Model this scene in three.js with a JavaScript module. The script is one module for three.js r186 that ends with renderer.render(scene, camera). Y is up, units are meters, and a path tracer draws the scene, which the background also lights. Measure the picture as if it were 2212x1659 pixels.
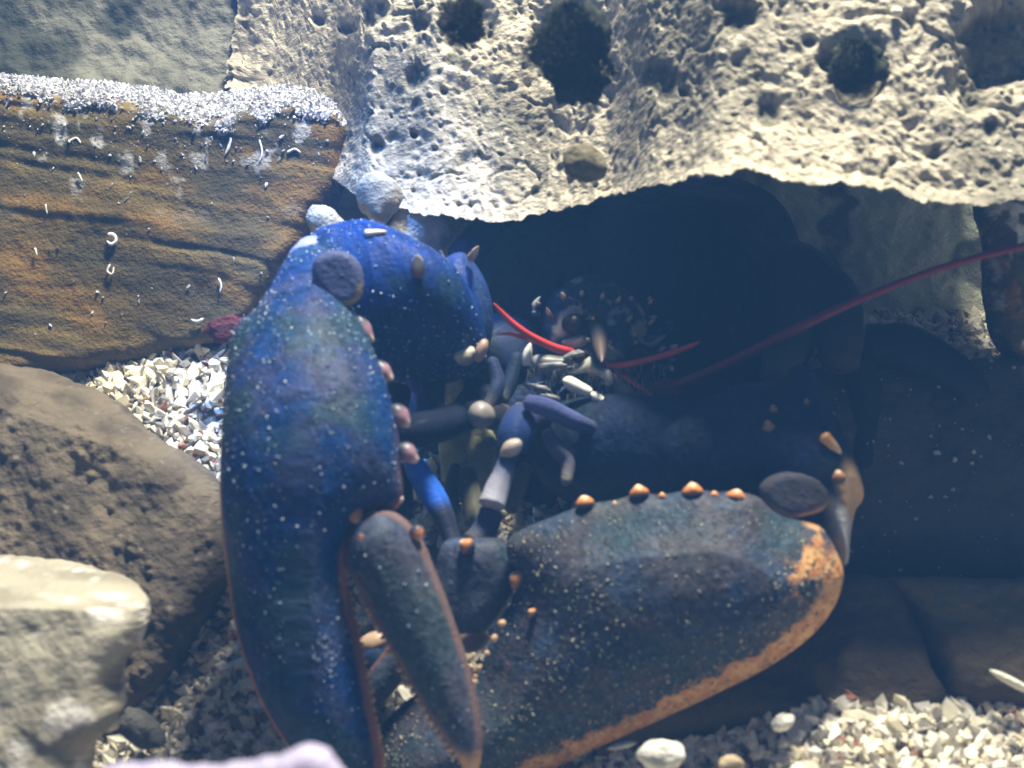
import * as THREE from 'three';
import { mergeGeometries, mergeVertices } from 'three/addons/utils/BufferGeometryUtils.js';

// ---------------------------------------------------------------- camera, lamps, exposure
const scene = new THREE.Scene();
const FOV = 25, PITCH = 25 * Math.PI / 180, EYE = new THREE.Vector3(0, 0.52, 0.68);
const camera = new THREE.PerspectiveCamera(FOV, 4 / 3, 0.02, 30);
camera.position.copy(EYE);
camera.rotation.set(-PITCH, 0, 0);
camera.focus = 1.12;
camera.userData.fStop = 8;
const renderer = new THREE.WebGLRenderer({ antialias: true });
renderer.toneMapping = THREE.LinearToneMapping;
renderer.toneMappingExposure = 1;
renderer.shadowMap.enabled = true;
scene.background = new THREE.Color().setRGB(0.125, 0.15, 0.19);          // dim light of the tank all round
function lampLight(name, rgb, intensity, from, to, radius, angle) {
  const l = new THREE.SpotLight(new THREE.Color().setRGB(...rgb), intensity, 0, angle, 0.4, 2);
  l.name = name; l.position.set(...from); l.target.position.set(...to);
  l.castShadow = true; l.shadow.radius = radius; l.shadow.mapSize.set(2048, 2048); l.shadow.camera.near = 0.1; l.shadow.camera.far = 4;
  scene.add(l, l.target);
  return l;
}
lampLight('white_tank_lamp', [1.0, 0.93, 0.73], 50, [0.20, 1.75, -0.63], [0.02, 0.08, -0.14], 8.0, 0.42);
lampLight('blue_tank_lamp', [0.09, 0.33, 1.0], 44, [-0.30, 1.55, -0.36], [-0.105, 0.17, -0.235], 3.0, 0.066);
scene.fog = new THREE.FogExp2(new THREE.Color().setRGB(0.13, 0.38, 1.0), 0.18);      // blue water between the glass and the rocks

// ---------------------------------------------------------------- helpers: numbers and noise
let seed = 7;
const rnd = () => { seed = (seed * 1664525 + 1013904223) >>> 0; return seed / 4294967296; };
const rr = (a, b) => a + (b - a) * rnd();
const clamp = (x, a = 0, b = 1) => Math.min(b, Math.max(a, x));
const sm = (a, b, x) => { const t = clamp((x - a) / (b - a)); return t * t * (3 - 2 * t); };
const lerp = (a, b, t) => a + (b - a) * t;
const mix = (a, b, t) => [lerp(a[0], b[0], t), lerp(a[1], b[1], t), lerp(a[2], b[2], t)];
function hash(x, y, z) {
  let h = Math.imul(x, 374761393) ^ Math.imul(y, 668265263) ^ Math.imul(z, 2147483647 ^ 1442695041);
  h = Math.imul(h ^ (h >>> 13), 1274126177); h ^= h >>> 16;
  return (h >>> 0) / 4294967296;
}
function noise(x, y, z) {                                   // value noise, -1 .. 1
  const ix = Math.floor(x), iy = Math.floor(y), iz = Math.floor(z);
  let fx = x - ix, fy = y - iy, fz = z - iz;
  fx = fx * fx * (3 - 2 * fx); fy = fy * fy * (3 - 2 * fy); fz = fz * fz * (3 - 2 * fz);
  const l = (a, b, t) => a + (b - a) * t;
  const a = l(l(hash(ix, iy, iz), hash(ix + 1, iy, iz), fx), l(hash(ix, iy + 1, iz), hash(ix + 1, iy + 1, iz), fx), fy);
  const b = l(l(hash(ix, iy, iz + 1), hash(ix + 1, iy, iz + 1), fx), l(hash(ix, iy + 1, iz + 1), hash(ix + 1, iy + 1, iz + 1), fx), fy);
  return 2 * l(a, b, fz) - 1;
}
function fbm(x, y, z, o = 4) { let s = 0, a = 0.5; for (let i = 0; i < o; i++) { s += a * noise(x, y, z); x = x * 2.03 + 11.7; y = y * 2.03 + 5.3; z = z * 2.03 + 7.9; a *= 0.5; } return s; }
const WO = [0, 0];
function worley(x, y, z) {                                  // [distance to the nearest seed, its random number]
  const ix = Math.floor(x), iy = Math.floor(y), iz = Math.floor(z);
  let d = 9, id = 0;
  for (let i = -1; i < 2; i++) for (let j = -1; j < 2; j++) for (let k = -1; k < 2; k++) {
    const a = ix + i, b = iy + j, c = iz + k, h = hash(a, b, c);
    const dx = a + h - x, dy = b + hash(a + 91, b, c) - y, dz = c + hash(a, b + 57, c) - z, q = dx * dx + dy * dy + dz * dz;
    if (q < d) { d = q; id = h; }
  }
  WO[0] = Math.sqrt(d); WO[1] = id; return WO;
}
// a picture point (in units of a 2212 x 1659 view) at a distance along the camera's axis, as a place in the tank, and back
const VW = 2212, VH = 1659, TV = Math.tan(FOV * Math.PI / 360), SP = Math.sin(PITCH), CP = Math.cos(PITCH);
function P(x, y, d, out = new THREE.Vector3()) {
  const a = (x / VW * 2 - 1) * TV * 4 / 3 * d, b = (1 - y / VH * 2) * TV * d;
  return out.set(EYE.x + a, EYE.y - SP * d + CP * b, EYE.z - CP * d - SP * b);
}
function proj(v) {
  const y = v.y - EYE.y, z = v.z - EYE.z, d = -SP * y - CP * z, b = CP * y - SP * z;
  return [((v.x - EYE.x) / d / (TV * 4 / 3) + 1) * VW / 2, (1 - b / d / TV) * VH / 2, d];
}
const PX = (d) => 2 * TV * d / VH;                          // metres per picture unit at that distance

// ---------------------------------------------------------------- helpers: objects
const used = new Map();
function numbered(n) { const k = used.get(n) ?? 0; used.set(n, k + 1); return k ? n + '_' + String(k).padStart(3, '0') : n; }
function tag(o, label, category, group, kind) {
  if (label) o.userData.label = label;
  if (category) o.userData.category = category;
  if (group) o.userData.group = group;
  if (kind) o.userData.kind = kind;
  return o;
}
function shade(o) { o.castShadow = o.receiveShadow = true; return o; }
// a thing that is one mesh: its origin is put at the middle of its base
function solid(name, geo, material, parent = scene) {
  const m = shade(new THREE.Mesh(geo, material)); m.name = parent === scene ? numbered(name) : name;
  if (parent === scene) {
    geo.computeBoundingBox(); const b = geo.boundingBox, c = b.getCenter(new THREE.Vector3()); c.y = b.min.y;
    geo.translate(-c.x, -c.y, -c.z); m.position.copy(c);
  } else { const p = parent.userData.at ?? parent.position; geo.translate(-p.x, -p.y, -p.z); if (parent.isMesh && parent.parent !== scene) m.position.set(0, 0, 0); }
  parent.add(m);
  return m;
}
function base(name, v) { const g = new THREE.Group(); g.name = numbered(name); g.position.copy(v); scene.add(g); return g; }
// a part of a group or of a thing that is one mesh; geometry is given in tank coordinates, everything below a thing shares the thing's origin
function part(name, geo, material, parent) {
  let root = parent; while (root.parent && root.parent !== scene) root = root.parent;
  geo.translate(-root.position.x, -root.position.y, -root.position.z);
  const m = shade(new THREE.Mesh(geo, material)); m.name = name; parent.add(m);
  return m;
}

// ---------------------------------------------------------------- textures and materials
function noiseTexture(n, cells, power, sd) {                // grey, tiles
  const data = new Uint8Array(n * n * 4), g = (x, y, c) => hash(((x % c) + c) % c, ((y % c) + c) % c, sd);
  for (let y = 0; y < n; y++) for (let x = 0; x < n; x++) {
    let s = 0, a = 1, t = 0;
    for (let c = cells; c <= n / 2; c *= 2) {
      const u = x / n * c, v = y / n * c, i = Math.floor(u), j = Math.floor(v), fx = (u - i) ** 2 * (3 - 2 * (u - i)), fy = (v - j) ** 2 * (3 - 2 * (v - j));
      s += a * lerp(lerp(g(i, j, c), g(i + 1, j, c), fx), lerp(g(i, j + 1, c), g(i + 1, j + 1, c), fx), fy); t += a; a *= 0.62;
    }
    const q = Math.round(255 * Math.pow(s / t, power)), o = (y * n + x) * 4;
    data[o] = data[o + 1] = data[o + 2] = q; data[o + 3] = 255;
  }
  const t = new THREE.DataTexture(data, n, n); t.wrapS = t.wrapT = THREE.RepeatWrapping; t.magFilter = THREE.LinearFilter; t.needsUpdate = true;
  return t;
}
const GRAIN = noiseTexture(512, 16, 1.2, 3);
function mat(o, bump = 0) {
  const m = new THREE.MeshPhysicalMaterial({ vertexColors: true, roughness: 0.85, specularIntensity: 0.35, side: THREE.DoubleSide, ...o });
  if (bump) { m.bumpMap = GRAIN; m.bumpScale = bump; }
  return m;
}
const ROCK = mat({ roughness: 0.92 }, 0.0012), SHELL = mat({ roughness: 0.42, specularIntensity: 0.12 }, 0.0004), HORN = mat({ roughness: 0.4, specularIntensity: 0.6 });
const MEMBRANE = mat({ roughness: 0.5, specularIntensity: 0.5 }), WEED = mat({ roughness: 1 });
const PLAIN = (r, g, b, o) => new THREE.MeshPhysicalMaterial({ color: new THREE.Color().setRGB(r, g, b), roughness: 0.85, specularIntensity: 0.35, ...o });

// ---------------------------------------------------------------- helpers: shapes
function spline(pts, per = 6, closed = true) {
  const c = new THREE.CatmullRomCurve3(pts.map((p) => new THREE.Vector3(p[0], p[1], p[2] ?? 0)), closed, 'centripetal');
  const out = []; for (let i = 0, n = pts.length * per; i < n; i++) out.push(c.getPoint(i / n));
  return out;
}
function distances(poly) {                                   // signed distance to a closed outline, inside positive
  const n = poly.length, X = poly.map((p) => p.x), Y = poly.map((p) => p.y);
  return (x, y) => {
    let best = 1e9, inside = false;
    for (let i = 0, j = n - 1; i < n; j = i++) {
      const ax = X[j], ay = Y[j], ex = X[i] - ax, ey = Y[i] - ay, t = clamp(((x - ax) * ex + (y - ay) * ey) / (ex * ex + ey * ey + 1e-9)), dx = ax + t * ex - x, dy = ay + t * ey - y, q = dx * dx + dy * dy;
      if (q < best) best = q;
      if ((Y[i] > y) !== (Y[j] > y) && x < ex * (y - ay) / (Y[i] - ay) + ax) inside = !inside;
    }
    return (inside ? 1 : -1) * Math.sqrt(best);
  };
}
// A closed rounded body on a curved middle sheet: outline, depth of the sheet, half thickness in metres, radius of the rounded rim in picture units.
function body({ outline, depth, thick, round, step = 4, rough = 0, roughScale = 0.03, bump = () => 0, color, back = 1, dome = 0, uvScale = 30, facing = depth }) {
  const poly = spline(outline), sd = distances(poly), xs = poly.map((p) => p.x), ys = poly.map((p) => p.y);
  const x0 = Math.min(...xs) - step * 2, y0 = Math.min(...ys) - step * 2, nx = Math.ceil((Math.max(...xs) - x0) / step) + 2, ny = Math.ceil((Math.max(...ys) - y0) / step) + 2;
  const D = new Float32Array(nx * ny);
  let top = 1;
  for (let j = 0; j < ny; j++) for (let i = 0; i < nx; i++) {
    const x = x0 + i * step, y = y0 + j * step; let d = sd(x, y);
    if (rough && Math.abs(d) < rough * 6) d += rough * (fbm(x * roughScale, y * roughScale, 3.3, 4) * 1.6) * (d > 0 ? 1 : 1);
    D[j * nx + i] = d; top = Math.max(top, d);
  }
  // the same distances without the creases of the outline's middle lines, for the height of the shape
  let S = D.map((d) => Math.max(d, -step)); const rad = Math.max(1, Math.round(0.34 * round / step));
  const blur = (src, w, h, dx, dy) => { const out = new Float32Array(src.length); for (let j = 0; j < h; j++) for (let i = 0; i < w; i++) { let q = 0, c = 0; for (let k = -rad; k <= rad; k++) { const x = i + k * dx, y = j + k * dy; if (x >= 0 && y >= 0 && x < w && y < h) { q += src[y * w + x]; c++; } } out[j * w + i] = q / c; } return out; };
  for (let k = 0; k < 2; k++) { S = blur(S, nx, ny, 1, 0); S = blur(S, nx, ny, 0, 1); }
  const verts = [], flat = new Map(), tri = [];
  const at = (x, y, d) => { d = Math.max(d, 0); const fx = (x - x0) / step, fy = (y - y0) / step, i = Math.min(nx - 2, Math.floor(fx)), j = Math.min(ny - 2, Math.floor(fy)), u = fx - i, v = fy - j, k = j * nx + i; const q = lerp(lerp(S[k], S[k + 1], u), lerp(S[k + nx], S[k + nx + 1], u), v); verts.push([x, y, d, lerp(d, Math.max(q, 0), sm(0, round * 0.55, d))]); return verts.length - 1; };
  const V = (i, j) => { const k = j * nx + i; if (!flat.has(k)) flat.set(k, at(x0 + i * step, y0 + j * step, D[k])); return flat.get(k); };
  const E = (i, j, k, l) => {
    const a = j * nx + i, b = l * nx + k, key = a < b ? a * 4e6 + b : b * 4e6 + a;
    if (!flat.has(key + 0.5)) { const t = D[a] / (D[a] - D[b]); flat.set(key + 0.5, at(x0 + lerp(i, k, t) * step, y0 + lerp(j, l, t) * step, 0)); }
    return flat.get(key + 0.5);
  };
  for (let j = 0; j < ny - 1; j++) for (let i = 0; i < nx - 1; i++) {
    const c = [[i, j], [i + 1, j], [i + 1, j + 1], [i, j + 1]], inn = c.map(([a, b]) => D[b * nx + a] > 0);
    if (!inn.some((q) => q)) continue;
    const loop = [];
    for (let k = 0; k < 4; k++) {
      const [a, b] = c[k], [e, f] = c[(k + 1) % 4];
      if (inn[k]) loop.push(V(a, b));
      if (inn[k] !== inn[(k + 1) % 4]) loop.push(E(a, b, e, f));
    }
    for (let k = 1; k < loop.length - 1; k++) tri.push([loop[0], loop[k], loop[k + 1]]);
  }
  const n = verts.length, pos = [], col = [], uv = [], idx = [], map = new Int32Array(n), a = new THREE.Vector3(), b = new THREE.Vector3(), e = new THREE.Vector3(), nn = new THREE.Vector3(), c0 = new THREE.Vector3();
  const side = (s) => {
    for (let k = 0; k < n; k++) {
      const [x, y, d, e0] = verts[k];
      if (s < 0 && d <= 0) continue;
      const t = clamp(e0 / round), h = thick * Math.sqrt(Math.max(0, 1 - (1 - t) * (1 - t))) + dome * Math.sin(Math.min(1, e0 / top) * Math.PI / 2) * t;
      P(x, y, depth(x, y), a); const f0 = facing(x, y); P(x, y, f0, c0); P(x + 2, y, facing(x + 2, y), b).sub(c0); P(x, y + 2, facing(x, y + 2), e).sub(c0);
      nn.crossVectors(e, b).normalize();
      const off = s > 0 ? h + bump(x, y, d, a) * Math.min(1, d / 6) : -h * back;
      a.addScaledVector(nn, off);
      if (s < 0) map[k] = pos.length / 3; else map[k] = pos.length / 3;
      if (s > 0) front[k] = map[k]; else rear[k] = map[k];
      pos.push(a.x, a.y, a.z);
      const c = color(x, y, d, a, s); col.push(c[0], c[1], c[2]);
      uv.push(a.x * uvScale, (a.y - a.z * 0.7) * uvScale);
    }
  };
  const front = new Int32Array(n), rear = new Int32Array(n);
  side(1); rear.set(front); side(-1);
  for (const [p, q, r] of tri) { idx.push(front[p], front[r], front[q]); idx.push(rear[p], rear[q], rear[r]); }
  const g = new THREE.BufferGeometry();
  g.setAttribute('position', new THREE.Float32BufferAttribute(pos, 3)); g.setAttribute('color', new THREE.Float32BufferAttribute(col, 3)); g.setAttribute('uv', new THREE.Float32BufferAttribute(uv, 2));
  g.setIndex(idx); g.computeVertexNormals();
  g.userData.front = verts.map((v, k) => [v[0], v[1], v[2], front[k]]);
  return g;
}
// A tapering tube through [x, y, depth, radius in mm] points; color(t, angle) -> rgb
function tube(pts, color, { per = 6, round = 12, wob = 0, ends = true, wf = 300, rings = false } = {}) {
  const c = new THREE.CatmullRomCurve3(pts.map((p) => P(p[0], p[1], p[2])), false, 'centripetal'), n = pts.length * per; c.arcLengthDivisions = 400; const pos = [], col = [], uv = [], idx = [];
  const rad = (t) => { const q = t * (pts.length - 1), i = Math.min(pts.length - 2, Math.floor(q)); return lerp(pts[i][3], pts[i + 1][3], sm(0, 1, q - i)) / 1000; };
  let N = new THREE.Vector3(0.3, 0.8, 0.5), B = new THREE.Vector3(), p = new THREE.Vector3(), T = new THREE.Vector3();
  for (let i = 0; i <= n; i++) {
    const t = i / n; c.getPoint(t, p); c.getTangent(t, T); B.crossVectors(T, N).normalize(); N.crossVectors(B, T).normalize();
    let r = rad(t) * (rings && i % 2 ? 0.9 : 1); if (ends) r *= Math.sqrt(clamp(Math.min(t, 1 - t) * n / 1.6 + 0.02));
    for (let k = 0; k < round; k++) {
      const a = k / round * 2 * Math.PI, q = r * (1 + wob * fbm(p.x * wf + Math.cos(a), p.y * wf + Math.sin(a), p.z * wf, 2));
      pos.push(p.x + (N.x * Math.cos(a) + B.x * Math.sin(a)) * q, p.y + (N.y * Math.cos(a) + B.y * Math.sin(a)) * q, p.z + (N.z * Math.cos(a) + B.z * Math.sin(a)) * q);
      col.push(...color(t, a)); uv.push(k / round, t * 4);
      if (i < n) { const u = i * round + k, v = i * round + (k + 1) % round; idx.push(u, v, u + round, v, v + round, u + round); }
    }
  }
  const g = new THREE.BufferGeometry();
  g.setAttribute('position', new THREE.Float32BufferAttribute(pos, 3)); g.setAttribute('color', new THREE.Float32BufferAttribute(col, 3)); g.setAttribute('uv', new THREE.Float32BufferAttribute(uv, 2));
  g.setIndex(idx); g.computeVertexNormals();
  return g;
}
// An uneven ellipsoid knob at a picture place: radii in mm along the picture's x, y and along the sight, turn in degrees
function knob(x, y, d, rx, ry, rz, turn, color, bumpy = 0.05, detail = 3, scale = 1.5, egg = false) {
  const g = mergeVertices(new THREE.IcosahedronGeometry(1, detail).deleteAttribute('normal').deleteAttribute('uv')), p = g.attributes.position, col = [], uv = [], s = Math.sin(turn * Math.PI / 180), c = Math.cos(turn * Math.PI / 180);
  const right = new THREE.Vector3(1, 0, 0), up = new THREE.Vector3(0, CP, -SP), fwd = new THREE.Vector3(0, SP, CP), o = P(x, y, d), q = hash(Math.round(x), Math.round(y), 5) * 50;
  for (let i = 0; i < p.count; i++) {
    const v = [p.getX(i), p.getY(i), p.getZ(i)], k = 1 + bumpy * 2 * fbm(v[0] * scale + q, v[1] * scale, v[2] * scale, 3), a = v[0] * rx * k / 1000, b = v[1] * ry * k / 1000, e = v[2] * rz * k / 1000;
    const w = egg ? 1 - 0.42 * sm(-0.2, 1, v[0]) : 1, A = a * c - b * w * s, B = a * s + b * w * c;
    col.push(...color(v, k));
    p.setXYZ(i, o.x + right.x * A + up.x * B + fwd.x * e, o.y + right.y * A + up.y * B + fwd.y * e, o.z + right.z * A + up.z * B + fwd.z * e);
    uv.push(p.getX(i) * 30, (p.getY(i) - 0.7 * p.getZ(i)) * 30);
  }
  g.setAttribute('color', new THREE.Float32BufferAttribute(col, 3)); g.setAttribute('uv', new THREE.Float32BufferAttribute(uv, 2));
  g.computeVertexNormals();
  return g;
}
function bare(gs) { return mergeGeometries(gs.map((g) => { const q = g.clone(); q.userData = {}; return q; })); }
function sheet(nx, ny, at, color, uvScale = 25) {             // an open sheet of points
  const pos = [], col = [], uv = [], idx = [], v = new THREE.Vector3();
  for (let j = 0; j <= ny; j++) for (let i = 0; i <= nx; i++) { at(i / nx, j / ny, v); pos.push(v.x, v.y, v.z); col.push(...color(v, i / nx, j / ny)); uv.push(v.x * uvScale, (v.y - v.z * 0.8) * uvScale); }
  for (let j = 0; j < ny; j++) for (let i = 0; i < nx; i++) { const a = j * (nx + 1) + i, b = a + nx + 1; idx.push(a, b, a + 1, a + 1, b, b + 1); }
  const g = new THREE.BufferGeometry();
  g.setAttribute('position', new THREE.Float32BufferAttribute(pos, 3)); g.setAttribute('color', new THREE.Float32BufferAttribute(col, 3)); g.setAttribute('uv', new THREE.Float32BufferAttribute(uv, 2));
  g.setIndex(idx); g.computeVertexNormals();
  return g;
}
function pieceGeo(k, flatness) {                              // a chip of gravel about 1 across
  const g = mergeVertices(new THREE.IcosahedronGeometry(0.5, k < 10 && k > 3 ? 1 : 0).deleteAttribute('normal').deleteAttribute('uv')), p = g.attributes.position;
  for (let i = 0; i < p.count; i++) { const q = 1 + 0.75 * noise(p.getX(i) * 3.1 + k * 9, p.getY(i) * 3.1, p.getZ(i) * 3.1 + k); p.setXYZ(i, p.getX(i) * q, p.getY(i) * q * flatness, p.getZ(i) * q); }
  const f = g.toNonIndexed(); f.computeVertexNormals(); return f;
}
function copies(name, geo, material, list, parent = scene) {  // list: [Vector3, Quaternion, Vector3 scale, rgb]
  const m = shade(new THREE.InstancedMesh(geo, material, list.length)), M = new THREE.Matrix4(), c = new THREE.Color();
  m.name = parent === scene ? numbered(name) : name; m.userData.kind = 'stuff';
  list.forEach(([p, q, s, k], i) => { m.setMatrixAt(i, M.compose(p, q, s)); m.setColorAt(i, c.setRGB(...k)); });
  parent.add(m); return m;
}
const anyTurn = () => new THREE.Quaternion().setFromEuler(new THREE.Euler(rr(0, 6.28), rr(0, 6.28), rr(0, 6.28)));

// ---------------------------------------------------------------- the setting: gravel bed and the rocks round the hollow
const floorY = (x, z) => (0.088 + 0.01 * sm(-0.1, -0.18, x) - 0.035 * sm(-0.22, -0.32, x)) * sm(-0.07, -0.3, z) - 0.03 * sm(-0.13, 0.0, z) * sm(0.17, 0.02, x) + 0.012 * Math.exp(-(((x - 0.17) / 0.05) ** 2) - ((z + 0.03) / 0.04) ** 2) + 0.012 * fbm(x * 9, z * 9, 4, 3);
{
  const g = sheet(160, 130, (u, v, p) => { p.x = lerp(-0.75, 0.85, u); p.z = lerp(-0.85, 0.45, v); p.y = floorY(p.x, p.z) - 0.002; }, (p) => { const n = 0.85 + 0.3 * fbm(p.x * 120, p.y * 120, p.z * 120, 3); return [0.42 * n, 0.38 * n, 0.30 * n]; });
  const bed = tag(solid('gravel_bed', g, ROCK), 'pale gravel bed of the tank under the rocks', null, null, 'structure');
  const white = [], shells = [], dark = [];
  for (let i = 0; i < 46000; i++) {
    const x = rr(-0.42, 0.46), z = rr(-0.42, 0.1);
    const s = 0.003 + 0.0065 * Math.pow(rnd(), 2.4), k = rnd();
    const y = floorY(x, z) + rr(-0.001, 0.0025), p = new THREE.Vector3(x, y, z), b = rr(0.7, 1.1);
    if (k < 0.62) white.push([p, anyTurn(), new THREE.Vector3(s * rr(0.8, 1.7), s, s * rr(0.6, 1.1)), mix([0.76 * b, 0.67 * b, 0.47 * b], [0.8 * b, 0.78 * b, 0.7 * b], rnd())]);
    else if (k < 0.82) shells.push([p, anyTurn(), new THREE.Vector3(s * 1.9, s * 0.5, s * 1.1), mix([0.55 * b, 0.5 * b, 0.42 * b], [0.72, 0.7, 0.66], rnd())]);
    else dark.push([p, anyTurn(), new THREE.Vector3(s * 1.2, s, s), rnd() < 0.25 ? [0.3 * b, 0.14 * b, 0.09 * b] : [0.22 * b, 0.2 * b, 0.17 * b]]);
  }
  const gm = PLAIN(1, 1, 1, { roughness: 0.8 });
  const forms = [pieceGeo(11, 0.75), pieceGeo(12, 0.6), pieceGeo(13, 0.85), pieceGeo(14, 0.45)], tones = [[0.8, 0.76, 0.66], [0.74, 0.73, 0.7], [0.62, 0.55, 0.43], [0.42, 0.3, 0.22]].map((c) => PLAIN(...c, { roughness: 0.75 }));
  for (let i = 0; i < 280; i++) {                             // chips large enough to be picked out one by one
    const q = i < 190 ? [rr(1150, 2330), rr(1480, 1720)] : i < 240 ? [rr(60, 640), rr(1400, 1700)] : [rr(230, 520), rr(760, 1060)], d0 = new THREE.Vector3();
    let d = 0.8; for (let k = 0; k < 60; k++) { P(q[0], q[1], d, d0); if (d0.y < floorY(d0.x, d0.z)) break; d += 0.008; }
    const m = shade(new THREE.Mesh(forms[i % 4], tones[rnd() < 0.06 ? 3 : Math.floor(rr(0, 2.6))])), s = rr(0.0048, 0.0098) * (i < 240 ? 1 : 0.85);
    m.name = 'pebble'; m.position.copy(d0).sub(bed.position); m.position.y += s * 0.12; m.quaternion.copy(anyTurn()); m.scale.set(s * rr(0.9, 2), s * rr(0.7, 1.1), s * rr(0.6, 1.1)); bed.add(m);
  }
  tag(copies('gravel', pieceGeo(1, 0.8), gm, white), 'pale coral gravel covering the bottom of the tank', null, null, 'stuff');
  tag(copies('shell_gravel', pieceGeo(2, 0.45), gm, shells), 'flat broken shell bits mixed into the pale gravel', null, null, 'stuff');
  tag(copies('dark_gravel', pieceGeo(3, 0.8), gm, dark), 'darker brown grains mixed into the pale gravel', null, null, 'stuff');
}

// piecewise-linear curve through [x, y] pairs, smoothed
const curve = (...p) => (x) => { if (x <= p[0][0]) return p[0][1]; for (let i = 1; i < p.length; i++) if (x < p[i][0]) return lerp(p[i - 1][1], p[i][1], sm(p[i - 1][0], p[i][0], x) * 0.5 + 0.5 * (x - p[i - 1][0]) / (p[i][0] - p[i - 1][0])); return p[p.length - 1][1]; };

// the great pale limestone block that roofs the hollow
const lipY = curve([520, 210], [700, 380], [775, 420], [880, 460], [1000, 472], [1090, 478], [1200, 458], [1320, 432], [1420, 402], [1540, 386], [1610, 372], [1700, 400], [1850, 404], [1930, 420], [2010, 442], [2120, 445], [2212, 428], [2400, 420]);
const lipD = curve([520, 1.12], [700, 1.06], [800, 1.0], [950, 0.98], [1150, 0.97], [1310, 0.938], [1440, 0.88], [1570, 0.842], [2000, 0.838], [2400, 0.855]);
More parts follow.
